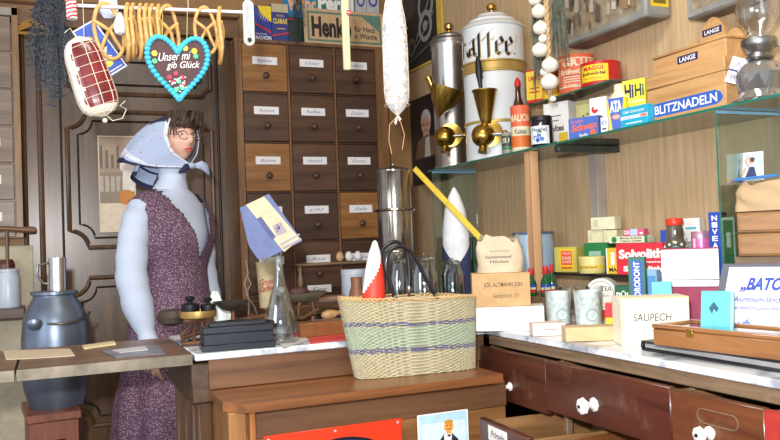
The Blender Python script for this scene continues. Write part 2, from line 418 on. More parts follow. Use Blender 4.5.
# left-hand cabinet, cut by the frame
LG = WOOD((118, 100, 86), (156, 138, 120), 'X', scale=5)
Yl = 4.36; xe = ox(19, 150, Yl); zt2 = oz(8, 16, Yl); zb2 = oz(8, 238, Yl)
lc = thing('drawer_cabinet', 'pale grey wooden cabinet of labelled drawers at the far left edge', 'cabinet', (xe, Yl, 0))
b = MB(); b.box(-.6, 0, .0, .085, zb2, zt2, LG); b.box(-.02, .012, -.02, .02, zb2, zt2 + .05, WOOD((120, 90, 58), (160, 124, 84), 'Z')); b.box(-.6, .01, -.02, .02, zt2, zt2 + .04, M((165, 160, 150), .5)); b.build('carcass', lc)
nr = 6; rh = (zt2 - zb2) / nr
for r, cx_ in [(r, cx_) for r in range(nr) for cx_ in (0, -.225)]:
    m = MB(); m.box(-.24, -.025, -.012, 0, .005, rh - .005, LG, .003); d = m.build('drawer', lc, loc=(cx_, 0, zb2 + r * rh))
    m = MB(); m.box(-.13, -.082, -.003, 0, 0, .045, WHT, .001); m.build('label_card', d, loc=(0, -.013, rh * .45))
    m = MB(); m.ball((-.14, -.03, rh * .25), .016, CABC[0], 12); m.build('knob', d)
# wainscot under it
b = MB(); b.box(xe - .6, xe + .05, Yl - .01, Yl + .085, 0, zb2 - .04, M((196, 186, 160), .7)); struct(b.build('trim_2'))
b = MB(); zsh = oz(10, 309, 4.1); b.box(-1.3, ox(24, 312, 4.1), 4.1, Yl - .012, zsh - .045, zsh, WOOD((70, 44, 42), (100, 70, 64), 'X'))
o = b.build('wall_shelf'); tag(o, 'small dark shelf board under the enamel can at the left edge', 'shelf')
# ---------------------------------------------- front counter
CW = WOOD((112, 74, 40), (158, 112, 64), 'X', rough=.4, scale=4); CWZ = WOOD((112, 74, 40), (158, 112, 64), 'Z', rough=.4, scale=4)
CWD = WOOD((84, 54, 34), (118, 82, 54), 'X', rough=.45, scale=4); ORW = WOOD((108, 66, 36), (146, 94, 54), 'X', rough=.3, scale=4); ORZ = WOOD((134, 82, 42), (170, 110, 60), 'Z', rough=.3, scale=4)
MARB = PATTERN('marble', (214, 220, 228), (150, 158, 170), 'noise', 9, .38, .22, third=(232, 236, 240))
YF = 2.43; XL = .42
fc = thing('front_counter', 'brown panelled wooden counter front with a projecting ledge under the straw basket', 'counter', (XL, YF, 0))
b = MB(); b.box(.015, 1.28 - XL + .085, 0, .56, .0, ZC - .022, CW, .004); b.box(.0, 1.37 - XL, -.012, .0, ZL + .002, ZC - .02, CWD, .002)
b.build('body', fc)
yl = onZ(365, 388, ZL).y
p1 = onZ(212, 390, ZL); p2 = onZ(229, 402, ZL); p3 = onZ(498, 372, ZL)
b = MB(); yf = 2.157; xr_ = 1.285
poly = [(XL + .0, YF), (XL + .0, yf + .06), (XL + .055, yf), (xr_, yf), (xr_, YF)]
vs = [(x - XL, y - YF - .001, ZL) for x, y in poly] + [(x - XL, y - YF - .001, ZL - .026) for x, y in poly]
b.add(vs, [[4, 3, 2, 1, 0][::-1], [5, 6, 7, 8, 9][::-1]] + [[i, 5 + i, 5 + (i + 1) % 5, (i + 1) % 5] for i in range(5)], ORW)
b.build('ledge', fc)
b = MB(); b.box(.03, 1.32 - XL, -.225, -.013, 0, ZL - .027, CW, .003); b.box(.08, 1.32 - XL, -.233, -.225, ZL - .11, ZL - .04, CWD, .003)
b.box(.08, 1.32 - XL, -.236, -.225, .05, .12, CWD, .003)
b.build('front_panel', fc)
b = MB(); b.box(.01, .06, -.24, -.012, 0, ZL - .027, CWZ, .004); b.build('corner_post', fc)
b = MB(); pr = [(.0, 0), (.03, 0), (.03, .7), (.0, .7)]
b.box(.064, .082, -.262, -.226, 0, ZL - .028, ORZ, .006); b.build('bracket', fc)
b = MB(); b.lathe([(.012, 0), (.012, .008), (.004, .012), (.001, .012)], TINM, 14, T=Matrix.Translation((.125, -.226, ZL - .13)) @ Matrix.Rotation(PI / 2, 4, 'X'))
b.box(.16, .185, -.229, -.225, ZL - .19, ZL - .12, M((110, 80, 50), .4, .4), .001); b.build('hinge', fc)
# carved left end of the counter
b = MB()
for y, w in ((.03, .05), (.14, .06), (.30, .05), (.48, .05)): b.box(-.03, .016, y, y + w, 0, ZC - .11, DW, .006)
b.box(-.05, .018, -.0, .56, ZC - .15, ZC - .03, WOOD((60, 42, 30), (88, 66, 48), 'Y'), .004)
b.box(-.02, .016, .19, .27, .12, .6, DWX, .006); b.build('side_frame', fc)
b = MB(); b.box(XL - .04, 1.375, YF - .018, YF + .57, ZC - .02, ZC, MARB, .003)
o = b.build('marble_slab'); tag(o, 'grey white marble slab under the old scale and black tin', 'countertop')
# hinged flap to the left
z = ZC; yA = onZ(100, 362.5, z).y; yB = onZ(100, 343, z).y
fl = thing('counter_flap', 'wooden counter flap with worn metal edge in front of the milk churn', 'counter flap', (XL - .045, yA, 0))
b = MB(); xj = onZ(17, 365, z).x - (XL - .045)
FW = WOOD((92, 66, 46), (134, 104, 78), 'X', wear=(130, 110, 92))
b.box(xj + .004, 0, .0, yB - yA, z - .028, z, FW, .002); b.box(-1.0, xj - .004, .0, yB - yA, z - .028, z, FW, .002); b.build('board', fl)
b = MB(); b.box(xj + .002, .0, -.006, .0, z - .032, z + .001, M((120, 112, 98), .4, .6, var=.3, scale=20), .001); b.box(-1.0, xj - .002, -.006, 0, z - .032, z + .001, M((120, 112, 98), .4, .6, var=.3, scale=20), .001); b.build('metal_edge', fl)
# ---------------------------------------------- right counter with drawers
rc = thing('drawer_counter', 'dark red brown shop counter with porcelain knobbed drawers along the right', 'counter', (XC, 0, 0))
STRP = WOOD((104, 84, 64), (148, 124, 98), 'Y', wear=(160, 140, 116)); RB = WOOD((64, 33, 24), (100, 54, 38), 'Y', rough=.3, scale=4, wear=(120, 86, 70)); RBO = WOOD((84, 46, 28), (124, 74, 44), 'Y', rough=.3, scale=4, wear=(140, 104, 80))
DK = M((34, 24, 18), .7)
b = MB()
b.box(0, .03, .3, YF - .02, .824, .86, STRP, .003); b.box(.02, .66, .3, 3.6, .0, .03, DK); b.box(.6, .66, .3, 3.6, .03, .86, DK); b.box(.03, .6, .3, 3.6, .84, .86, DK); b.box(0, .03, 3.0, 3.6, .03, .86, CW)
b.box(0.03, .6, 3.57, 3.6, .03, .84, DK); b.box(.01, .6, .3, .33, .03, .84, RB)
ys = [onX(478, 380, 1.35).y + .01, onX(546, 390, 1.35).y, onX(671, 400, 1.35).y, onX(768, 420, 1.35).y, onX(768, 420, 1.35).y - .32]
for y in ys: b.box(.03, .05, y - .008, y + .008, .03, .84, STRP, .001)
for zz in (.66, .485, .3): b.box(.03, .05, .33, 2.4, zz - .008, zz + .006, STRP, .001)
b.build('carcass', rc)
def knob(par, loc, s=1.0):
    m = MB(); m.lathe([(.020 * s, 0), (.020 * s, .003), (.010 * s, .009), (.008 * s, .022 * s), (.018 * s, .028 * s), (.024 * s, .036 * s), (.022 * s, .044 * s), (.008 * s, .05 * s), (.001, .05 * s)], M((240, 240, 240), .15, var=.02, coat=.5), 8, T=Matrix.Rotation(-PI / 2, 4, 'Y'))
    m.ball((-.05 * s, 0, 0), .005, IRON, 8)
    o = m.build('knob', par, loc=loc); o['label'] = 'white fluted porcelain knob'; return o
def drawer(X, ya, yb, z0, z1, mat, depth=.42, inner=None, knobs=(), hollow=True, rz=0):
    """front at X from ya (near) to yb (far)"""
    m = MB(); w = yb - ya; inner = inner or WOOD((120, 84, 52), (156, 116, 76), 'X')
    m.box(0, .022, 0, w, 0, z1 - z0, mat, .003)
    m.box(.022, depth, .006, .018, .01, z1 - z0 - .01, inner, .001); m.box(.022, depth, w - .018, w - .006, .01, z1 - z0 - .01, inner, .001)
    m.box(depth - .012, depth, .018, w - .018, .01, z1 - z0 - .01, inner, .001); m.box(.022, depth - .012, .018, w - .018, .01, .018, inner, .001)
    d = m.build('drawer', rc, loc=(X - XC, ya, z0), rz=rz)
    return d
xd = 1.352
def ky(px, py, X=1.34): p = onX(px, py, X); return p.y, p.z
zt_, zb_ = .822, .672
d1 = drawer(xd, ys[1] + .002, ys[0] - .012, zb_ - .015, zt_, RB)
y, zz = ky(507, 387); knob(d1, (0, y - ys[1] - .002, zz - zb_ + .015), .75)
d2 = drawer(xd - .004, ys[2] + .001, ys[1] - .002, zb_, zt_, RB); y, zz = ky(592, 405); knob(d2, (0, y - ys[2], zz - zb_), 1.0)
d3 = drawer(xd - .006, ys[3] + .006, ys[2] - .002, zb_ - .01, zt_ - .002, RBO); y, zz = ky(710, 434); knob(d3, (0, y - ys[3], zz - zb_ + .01), .8)
m = MB(); yy0, yy1 = ky(738, 414)[0] - ys[3], ky(697, 405)[0] - ys[3]; zz = .775 - zb_ + .01
hw = (yy1 - yy0) / 2; P0 = [(0, yy0 + hw + hw * .98 * (1 if abs(math.cos(a)) > .3 else abs(math.cos(a)) / .3) * (1 if math.cos(a) > 0 else -1), zz + .016 * math.sin(a)) for a in [2 * PI * k / 24 for k in range(24)]]
P = [(0, yy1 - .016 + .016 * math.cos(a), zz + .016 * math.sin(a)) for a in [-PI / 2 + PI * k / 12 for k in range(13)]] + [(0, yy0 + .016 + .016 * math.cos(a), zz + .016 * math.sin(a)) for a in [PI / 2 + PI * k / 12 for k in range(13)]]
m.tube([(-.001, q[1], q[2]) for q in P], .0018, M((120, 96, 74), .5), 5, closed=True); m.build('label_frame', d3)
d4 = drawer(xd - .02, ys[4], ys[3] - .004, zb_, zt_, M((170, 50, 44), .5))
# lower row, two of them pulled out
l1 = drawer(1.17, 1.85, 2.14, .505, .648, RB, depth=.4, rz=math.radians(-3))
m = MB(); m.box(-.002, 0, -.058, .058, -.022, .022, WHT, .004, T=None)
A = Art(m, .1, .03, T=Matrix.Translation((-.002, 0, -.015)) @ Matrix.Rotation(-PI / 2, 4, 'Z')); A.text('Primeln', .08, .92, .15, .85, INK, .01, .4)
lb = m.build('label_plate', l1, loc=(-.001, .17, .112)); lb['label'] = 'white enamel name plate'
l2 = drawer(1.2, 1.38, 1.83, .50, .640, ORZ, depth=.4, inner=ORW, rz=math.radians(4))
l3 = drawer(xd, ys[3], 1.30, .49, .648, RB)
b = MB(); b.box(XC - .012, XW - .001, .28, YF - .02, .86, ZC, MARB, .003); b.box(1.377, XW - .001, YF - .019, 3.61, .86, ZC, MARB, .003)
o = b.build('marble_slab'); tag(o, 'long grey white marble slab on top of the right counter', 'countertop')
# ---------------------------------------------- shelves on the right wall
XS = 1.75
PST = WOOD((196, 150, 108), (226, 186, 144), 'Z', scale=5)
yN = .9; yE = onX(428, 173, XS).y
EDGE = M((40, 110, 95), .15)
ug = GLASS((200, 225, 214), .16, body=.12, bodycol=(150, 165, 150))
b = MB(); b.box(XS, XW - .001, yN, yE, ZS - .008, ZS, ug, .0005); b.box(XS - .001, XS, yN, yE, ZS - .008, ZS, EDGE, .0002)
o = b.build('glass_shelf'); tag(o, 'long green edged glass shelf carrying the tins below the beam boxes', 'shelf')
ZU = 1.757; y0, y1 = onX(612, 80, 1.885).y, onX(529, 109, 1.885).y
b = MB(); b.box(1.885, XW - .001, y0, y1, ZU - .006, ZU, ug, .0005); b.box(1.8845, 1.885, y0, y1, ZU - .006, ZU, EDGE, .0002)
o = b.build('glass_shelf'); tag(o, 'short upper glass shelf under the big red soup cans', 'shelf')
ZM = 1.046; XM = 1.86
b = MB(); b.box(XM, XW - .001, 1.2, onX(553, 271, XM).y, ZM - .012, ZM, M((38, 34, 32), .4), .002)
o = b.build('low_shelf'); tag(o, 'narrow black shelf above the marble holding the washing powder row', 'shelf')
def post(name, px, wpx, X, z0, z1, label, mat, d=.03):
    f = fit(px - wpx / 2, px + wpx / 2, 150, -90, z0, X=X)
    p = anchor(px, 150, z0, X=X); k = (p - EYE).dot(FWD) / F; w = wpx * k * .82
    b = MB(); b.box(X, X + d, p.y - w / 2, p.y + w / 2, z0, z1, mat, .002); return tag(b.build(name), label, 'post')
post('shelf_post', 534, 15, XS + .012, ZC + .001, ZS - .009, 'pale square wooden post propping up the front of the glass shelf', PST, .035)
post('wall_post', 597, 15, XW - .045, ZM + .001, ZS - .009, 'grey striped upright standing against the wallpaper under the shelf', M((168, 158, 148), .5, var=.15, scale=6), .043)
p = anchor(545, 147, ZS - .03, X=XS); 
b = MB(); b.box(XS + .01, XW - .001, p.y - .075, p.y - .045, ZS - .035, ZS - .0095, M((70, 74, 72), .4, .5), .003); o = b.build('shelf_bracket'); tag(o, 'dark metal bracket between the pale post and the wall', 'bracket')
# end panes
pg = GLASS((222, 236, 230), .10)
for yy, lab in ((yE - .05, 'far upright glass end pane beside the tall silver dispenser'), (onX(718, 150, XS).y, 'near upright glass end pane beside the stacked wooden boxes')):
    b = MB(); b.box(XS, XW - .052, yy, yy + .006, ZC + .001, ZS - .0095, pg, .0003); b.box(XS - .0008, XS, yy, yy + .006, ZC + .001, ZS - .0095, EDGE, .0002)
    b.box(XS, XW - .052, yy - .0008, yy, ZS - .018, ZS - .0095, M((120, 170, 200), .2), .0002)
    o = b.build('glass_partition'); tag(o, lab, 'glass pane')
# ------------------------------------------------------------ dispensers and tins on the glass shelf
def lathe_thing(parent, name, prof, mat, n=40, **k):
    m = MB(); m.lathe(prof, mat, n); return m.build(name, parent, **k)
def spout(par, r, z, ang, s, hop=True, handle=False):
    """brass hopper over a round tap, in front of a cylinder of radius r"""
    a = math.radians(ang); px, py = (r + .035 * s) * math.sin(a), -(r + .035 * s) * math.cos(a)
    e = MB(); e.ball((px, py, z), .055 * s, BRASS, 24); e.lathe([(.03 * s, 0), (.062 * s, .004), (.062 * s, .014), (.02 * s, .02)], BRASS, 24, T=Matrix.Translation((px + .03 * s, py + .025 * s, z + .01)) @ Matrix.Rotation(PI / 2, 4, 'X'))
    e.tube([(px + .03 * s, py - .02, z), (px + .09 * s, py - .03, z)], .008, SILV, 10); e.ball((px + .1 * s, py - .03, z), .016 * s, BRASS, 14)
    e.tube([(px, py, z - .04 * s), (px - .005, py - .01, z - .08 * s)], [.016 * s, .022 * s], BRASS, 14)
    t = e.build('tap', par); t['label'] = 'round brass tap'
    if hop:
        h = MB(); h.lathe([(.018 * s, .05 * s), (.03 * s, .08 * s), (.055 * s, .2 * s), (.06 * s, .205 * s), (.06 * s, .21 * s), (.05 * s, .208 * s), (.022 * s, .09 * s)], BRASS, 28, T=Matrix.Translation((px + .015, py, z)))
        t = h.build('hopper', par); t['label'] = 'brass funnel hopper'
    if handle:
        h = MB(); h.tube([(px, py, z + .205 * s), (px - .004, py, z + .25 * s), (px - .006, py, z + .29 * s), (px - .008, py, z + .34 * s), (px - .01, py, z + .37 * s)], [.007, .01, .016, .014, .006], BLK, 12)
        t = h.build('handle', par); t['label'] = 'black wooden handle'
f = fit(435, 474, 45, None, ZS, X=1.885)
t = thing('coffee_dispenser', 'tall polished silver cylinder with a brass tap beside the white coffee tin', 'dispenser', f['loc'], f['rz'])
r = f['w'] / 2 * .96; h = f['h']
lathe_thing(t, 'body', [(r * 1.05, 0), (r * 1.05, .02), (r, .03), (r, h - .03), (r * 1.04, h - .02), (r * 1.04, h)], STEEL)
lathe_thing(t, 'lid', [(r * 1.06, h + .0005), (r * 1.06, h + .018), (r * .9, h + .03), (r * .9, h + .04), (r * .6, h + .055), (r * .12, h + .065)], TINM)
m = MB(); m.lathe([(.008, 0), (.008, .012), (.02, .02), (.024, .036), (.016, .048), (.001, .052)], BRASS, 20); m.build('knob', t, loc=(0, 0, h + .064))
spout(t, r, .155, -18, .95, hop=False)
m = MB()  # brass bowl spout, tipped
m.lathe([(.01, -.11), (.02, -.09), (.06, -.04), (.085, .02), (.088, .03), (.08, .028), (.05, -.03)], BRASS, 28, T=Matrix.Translation((-.03, -r - .035, .36)) @ Matrix.Rotation(.35, 4, 'Y')); m.tube([(-.08, -r - .05, .37), (-.11, -r - .06, .45)], [.012, .018], BRASS, 12); m.build('hopper', t)
f = fit(466, 530, 31, None, ZS, X=1.885)
t = thing('coffee_tin', 'big white domed storage tin lettered Kaffee with brass bands', 'tin', f['loc'], f['rz'])
r = f['w'] / 2 * .97; h = f['h']; ENM = M((226, 232, 236), .25, var=.04, scale=6, coat=.4)
m = MB(); zb = h * .74
m.lathe([(r, 0), (r, h)], ENM, 56)
a = Art(m, r * PI, h, R=r)
GOLD = M((190, 160, 90), .4, .4)
U = lambda x: .03 + x * .74
ltr = {'K': [[(.06, 0), (.06, .95)], [(.06, .95), (.3, 1.05)], [(.06, .55), (.36, .8)], [(.2, .6), (.36, .1), (.42, 0)]],
       'a': [[(.08, .55), (.24, .65)], [(.24, .65), (.26, .05), (.33, .0)], [(.26, .3), (.07, .25)], [(.07, .3), (.09, .0), (.22, .08)]],
       'f': [[(.14, -.15), (.14, .85), (.3, 1.0)], [(.02, .66), (.28, .58)]],
       'e': [[(.07, .08), (.07, .5), (.2, .66)], [(.2, .66), (.28, .45), (.09, .3)], [(.07, .08), (.16, -.02), (.28, .1)]]}
for (mt, off) in ((GOLD, (.008, -.008)), (BLK, (0, 0))):
    x = .07
    for ch in 'Kaffee':
        wd = .145 if ch == 'K' else .11
        for st in ltr[ch]:
            a.nib([(x + p[0] * .34 + off[0], .78 + .185 * p[1] + off[1] + (x - .3) * -.02) for p in st], (.014, .010), mt)
        x += wd * .92
    a.up()
a.disc(x + .02, .775, .01, BLK); a.text('y', x + .03, x + .06, .80, .92, GOLD, 0, .3)
a.text('K', .34, .42, .60, .66, BLK, 0, .5)
m.build('body', t)
m = MB(); m.lathe([(r + .001, zb - .055), (r + .008, zb - .052), (r + .008, zb - .046), (r + .003, zb - .042), (r + .003, zb - .012), (r + .008, zb - .008), (r + .008, zb - .002), (r + .001, zb)], GOLD, 56, caps=False)
o = m.build('band', t); o['label'] = 'brass band'; m = MB(); m.lathe([(r + .001, .16), (r + .005, .162), (r + .005, .172), (r + .001, .174)], GOLD, 56, caps=False); o = m.build('band', t); o['label'] = 'brass band'
m = MB(); m.lathe([(r + .005, h + .001), (r + .008, h + .004), (r * .98, h + .018), (r * .8, h + .032), (r * .78, h + .042), (r * .55, h + .058), (r * .5, h + .07), (r * .12, h + .088)], ENM, 56); m.build('lid', t)
m = MB(); m.lathe([(.01, 0), (.01, .01), (.022, .016), (.024, .03), (.014, .04), (.001, .042)], BRASS, 20); m.build('knob', t, loc=(0, 0, h + .087))
spout(t, r, .10, -20, .95, handle=True)

def px1(name, label, cat, xl, xr, yt, mat, art=None, X=1.79, z=ZS, d=.06, rz=-68, yb=None, Y=None, group=None, **k):
    return pbox(name, label, cat, fit(xl, xr, yt, rz, z, yb=yb, X=X if yb is None and Y is None else None, Y=Y), d, mat, art, group, **k)
def pc1(name, label, cat, xl, xr, yt, mat, art=None, X=1.8, z=ZS, yb=None, Y=None, lid=None, **k):
    return pcan(name, label, cat, fit(xl, xr, yt, None, z, yb=yb, X=X if yb is None and Y is None else None, Y=Y), mat, art, lid, **k)
ORC = M((222, 105, 70), .4); MRED = M((190, 36, 34), .35); DYEL = M((232, 196, 60), .5)
# upper glass shelf
def art(a):
    a.rect(.0, .55, .1, .95, DYEL); a.text('UMAG', .08, .5, .66, .8, MRED, .03); a.rect(.1, .45, .3, .34, MRED); a.rect(.1, .45, .42, .45, MRED)
px1('tin_box', 'red tin box with yellow front half hidden behind the garlic braid', 'tin', 527, 556, 68, MRED, art, X=1.90, z=ZU, d=.09, rz=-60)
def art(a):
    a.rect(.1, .9, .15, .9, CREAM); a.rect(.13, .87, .18, .87, ORC); a.text('GRAU', .25, .8, .68, .86, CREAM, .04); a.text('Brühwürstel', .2, .8, .48, .62, CREAM, .04)
    for v in (.4, .34, .28): a.rect(.25, .75, v, v + .025, CREAM)
    a.text('10 Paar Inhalt', .25, .75, .18, .24, CREAM, .02)
pc1('sausage_can', 'tall orange red can lettered Grau Brühwürstel', 'can', 559, 596, 57, ORC, art, X=1.965, z=ZU)
def art(a):
    a.rect(.12, .62, .16, .86, YEL); a.poly([(.12, .7), (.18, .86), (.1, .86)], MRED); a.text('MAGGI', .2, .54, .62, .8, MRED, .03); a.text('Brühwürfel', .17, .57, .42, .56, M((90, 50, 30)), .03); a.text('fein mit Suppe', .22, .52, .24, .32, MRED, .01)
pc1('stock_cube_can', 'wide dark red can with yellow label lettered Maggi', 'can', 581, 622, 64, MRED, art, X=1.955, z=ZU)
f = fit(536, 553, 90, None, ZU, X=1.868 + .05)
f['loc'] = (1.912, f['loc'][1] - .06, ZU)
def art(a):
    a.rect(.05, .95, .1, .9, YEL); a.disc(.45, .5, .17, CREAM); a.disc(.45, .5, .14, ORG); a.disc(.47, .45, .07, NAVY); a.rect(.1, .4, .75, .85, MRED)
pcan('mustard_jar', 'small yellow jar with a round label behind the garlic braid', 'jar', f, YEL, art, MRED)
# main glass shelf, left to right
def art(a): a.rect(.05, .95, .35, .85, M((60, 70, 62), .5)); a.text('SU', .2, .6, .5, .75, CREAM, .03); a.rect(.1, .9, .22, .32, GRN)
pc1('small_tin', 'small dark green and grey tin beside the white coffee tin', 'tin', 502, 514, 133, M((150, 150, 140), .4), art, X=1.79)
f = fit(513, 528, 78, None, ZS, X=1.86)
t = thing('sauce_bottle', 'brown seasoning bottle with red cap behind the orange canister', 'bottle', f['loc'], f['rz']); r = f['w'] / 2; h = f['h']
m = MB(); m.lathe([(r, 0), (r, h * .55), (r * .85, h * .62), (r * .4, h * .75), (r * .33, h * .9)], M((70, 36, 22), .12, coat=.5), 24); A = Art(m, r * PI, h, R=r); A.rect(.02, .98, .3, .53, YEL); A.text('MAGGI', .2, .8, .4, .5, MRED, .03); m.build('body', t)
m = MB(); m.lathe([(r * .42, h * .89), (r * .42, h * .95), (r * .2, h), (.001, h + .004)], RED, 16); m.build('cap', t)
def art(a):
    a.rect(0, 1, .55, .9, ORC); a.rect(.0, 1, .1, .35, ORG); a.text('MALION', .1, .9, .66, .82, CREAM, .02); a.text('Kakao', .3, .7, .38, .5, M((90, 90, 100)), .02)
pc1('canister', 'orange and white round canister in front of the brown bottle', 'canister', 512, 531, 107, CREAM, art, X=1.8, lid=ORC)
f = fit(531, 554, 117, None, ZS, X=1.80)
t = thing('jam_jar', 'dark jam jar with a blueberry picture label', 'jar', f['loc'], f['rz']); r = f['w'] / 2; h = f['h']
m = MB(); m.lathe([(r * .9, 0), (r, .01), (r, h * .8), (r * .85, h * .88)], M((24, 22, 34), .1, coat=.6), 32); A = Art(m, r * PI, h, R=r); A.rect(.12, .72, .1, .68, M((226, 232, 238), .5))
BB = M((40, 90, 180), .4)
for (u, v) in ((.3, .3), (.42, .36), (.5, .25), (.38, .22)): A.disc(u, v, .06, BB)
A.poly([(.35, .45), (.45, .58), (.5, .44)], GRN); A.text('Heidel', .2, .64, .5, .62, NAVY, .01); m.build('glass', t)
m = MB(); m.lathe([(r * .93, h * .86), (r * .93, h), (r * .88, h + .002)], BLK, 32); m.build('lid', t)
def art(a):
    a.text('Stoltes', .1, .8, .38, .52, M((50, 50, 55)), .03); a.rect(.1, .7, .7, .72, INK); a.rect(.1, .6, .6, .62, INK); a.rect(.6, .95, .08, .34, DYEL); a.rect(.1, .5, .15, .17, INK)
px1('paper_box', 'white paper box with black lettering and a yellow seal', 'box', 545, 570, 102, WHT, art, X=1.90, d=.05)
LB = M((75, 105, 190), .5)
def art(a):
    a.text('Schuricht', .08, .5, .78, .92, M((225, 120, 100)), .01); a.text('Schwan', .1, .95, .36, .7, ORC, .04, .1, slope=.08); a.text('Seife', .35, .65, .1, .26, WHT, .01); a.disc(.82, .25, .1, ORC)
px1('soap_box', 'blue cardboard box lettered Schwan in orange', 'box', 569, 599, 117, LB, art, X=1.80, d=.035)
def art(a):
    a.rect(.1, .9, .1, .9, M((180, 175, 120))); 
    for k in range(8): a.disc(.2 + .08 * k, .3 + .4 * ((k * 37) % 10) / 10, .06, M((70, 90, 60)))
px1('paper_box', 'olive patterned packet behind the blue box', 'box', 576, 593, 100, M((150, 140, 100)), art, X=1.87, d=.04)
def art(a):
    a.disc(.3, .72, .2, RED); a.rect(.25, .6, .72, .8, WHT); a.text('NACH', .15, .85, .38, .52, NAVY, .03); a.text('BONBONS', .1, .9, .2, .33, NAVY, .03)
px1('paper_box', 'white packet with a red disc above navy letters', 'box', 591, 608, 97, WHT, art, X=1.87, d=.04)
def art(a): a.text('KT', .15, .85, .5, .75, BLUE, .03); a.rect(.2, .8, .2, .3, NAVY)
px1('paper_box', 'tiny white packet beside the blue and yellow scouring powder bottle', 'box', 601, 608, 117, WHT, art, X=1.77, d=.02)
f = fit(607, 627, 83, -68, ZS, X=1.80)
t = thing('scouring_powder', 'yellow and blue cardboard bottle lettered ATA with cream neck', 'bottle', f['loc'], f['rz']); w, h = f['w'] / 2, f['h']
m = MB(); m.box(-w, w, 0, w * 1.5, 0, h * .7, YEL, .004); A = Art(m, 2 * w, h * .7); A.poly([(.1, 1), (.3, .02), (.7, .02), (.9, 1)], LB); A.text('ATA', .2, .8, .58, .92, WHT, .05); A.disc(.5, .44, .2, M((225, 150, 130)), asp=.6); A.text('Henkel', .36, .64, .41, .47, WHT, 0); m.build('body', t)
m = MB(); m.loft([[(x * w, w * .75 + y * w * .75, z * h) for x, y in P] for P, z in [([(s * math.cos(a), s * math.sin(a)) for a in [2 * PI * k / 20 for k in range(20)]], z) for s, z in ((.95, .7), (.8, .78), (.5, .84), (.48, .97), (.42, 1.0))]], CREAM); m.build('neck', t)
def art(a):
    a.text('Hi', .1, .5, .64, .92, NAVY, .04); a.text('Hi', .55, .95, .66, .9, M((30, 70, 60)), .03); a.text('H', .06, .3, .18, .48, BLUE, .05); a.disc(.68, .36, .26, M((190, 185, 140)), asp=.5); a.disc(.68, .36, .22, M((225, 215, 150)), asp=.5); a.text('NADEL', .55, .85, .33, .39, INK, 0); a.rect(0, 1, .55, .58, CREAM)
px1('paper_box', 'bright yellow box with blue Hi letters beside the wooden case', 'box', 624, 647, 79, M((240, 222, 70), .5), art, X=1.84, d=.07)
CY = M((40, 170, 205), .45)
def art(a):
    a.rect(0, 1, .4, .56, WHT); a.poly([(.1, .42), (.9, .44), (.98, .5), (.9, .55), (.1, .5)], M((190, 200, 215))); a.rect(.75, .98, .42, .54, M((225, 120, 90))); a.text('Chlor Zahncreme', .1, .9, .7, .84, WHT, .01); a.rect(.2, .8, .15, .2, WHT)
px1('toothpaste_box', 'long cyan carton lying in front of the yellow box', 'box', 621, 648, 106, CY, art, X=1.765, d=.03, rz=-85)
# wooden needle cases
LW = WOOD((176, 132, 84), (214, 172, 120), 'Y', rough=.5, scale=5, coat=.05)
f = fit(648, 727, 66, -90, ZS, X=1.80)
t = thing('needle_case', 'long pale wooden case lettered BLITZNADELN on a blue plate', 'case', f['loc'], f['rz']); w, h = f['w'], f['h']; dp = .16
LWX = WOOD((176, 132, 84), (214, 172, 120), 'X', rough=.5, scale=5, coat=.05)
m = MB(); m.box(-w / 2, w / 2, 0, dp, 0, h * .72, LWX, .003)
BP = M((50, 95, 190), .4)
A = Art(m, w, h)
A.poly([(.03, .24), (.06, .16), (.12, .12), (.88, .12), (.94, .16), (.97, .24), (.94, .34), (.88, .40), (.12, .40), (.06, .34)], BP); A.text('BLITZNADELN', .1, .9, .17, .35, WHT, .02)
S = Art(m, dp, h, T=Matrix.Translation((w / 2, dp / 2, 0)) @ Matrix.Rotation(PI / 2, 4, 'Z')); S.rect(.3, .85, .2, .68, NAVY); S.disc(.58, .44, .14, CREAM, rv=.2); S.rect(.35, .45, .25, .6, M((120, 140, 190)))
m.build('body', t)
m = MB(); m.box(-w / 2 - .002, w / 2 + .002, -.002, dp + .001, h * .72 + .001, h, LWX, .003); m.build('lid', t)
m = MB(); m.ball((w / 2 + .01, .05, .02), .012, M((190, 190, 195), .2, .6), 12); m.build('clasp', t)
z1 = ZS + h + .001
f2 = fit(653, 727, 44, -90, z1, X=1.84)
t = thing('needle_case', 'smaller wooden case with arched back lettered LANGE twice, stacked on the long case', 'case', f2['loc'], f2['rz']); w, h = f2['w'], f2['h']; dp = .14
m = MB(); m.box(-w / 2, w / 2, 0, dp, 0, h * .82, LWX, .003); A = Art(m, w, h); A.rect(.36, .64, .30, .62, NAVY); A.text('LANGE', .39, .61, .36, .56, WHT, .02); m.build('body', t)
m = MB(); m.box(-w / 2 - .003, w / 2 + .003, -.003, dp, h * .83, h * .92, LWX, .002); m.build('lid', t)
m = MB(); P = []
hb = h * .92; top = onX(690, 23, 1.93).z - z1
for k in range(41):
    u = -1 + 2 * k / 40; au = abs(u)
    zz = hb + (top - hb) * (math.sqrt(max(0, 1 - (au / .42) ** 2)) if au < .42 else 0) if au < .36 else hb + (top - hb) * .45 * math.sqrt(max(0, 1 - ((au - .62) / .27) ** 2)) if au < .89 else hb
    P.append((-u * w * .44 , max(zz, hb + .002)))
P = [(w * .44, hb - .02)] + P + [(-w * .44, hb - .02)]
m.prism(P, dp - .03, dp - .018, LWX); A = Art(m, w, h, T=Matrix.Translation((0, dp - .03, 0))); vv = (hb / h)
A.rect(.36, .62, vv + .62, vv + .92, NAVY); A.text('LANGE', .39, .59, vv + .68, vv + .86, WHT, .02); m.build('crest', t)
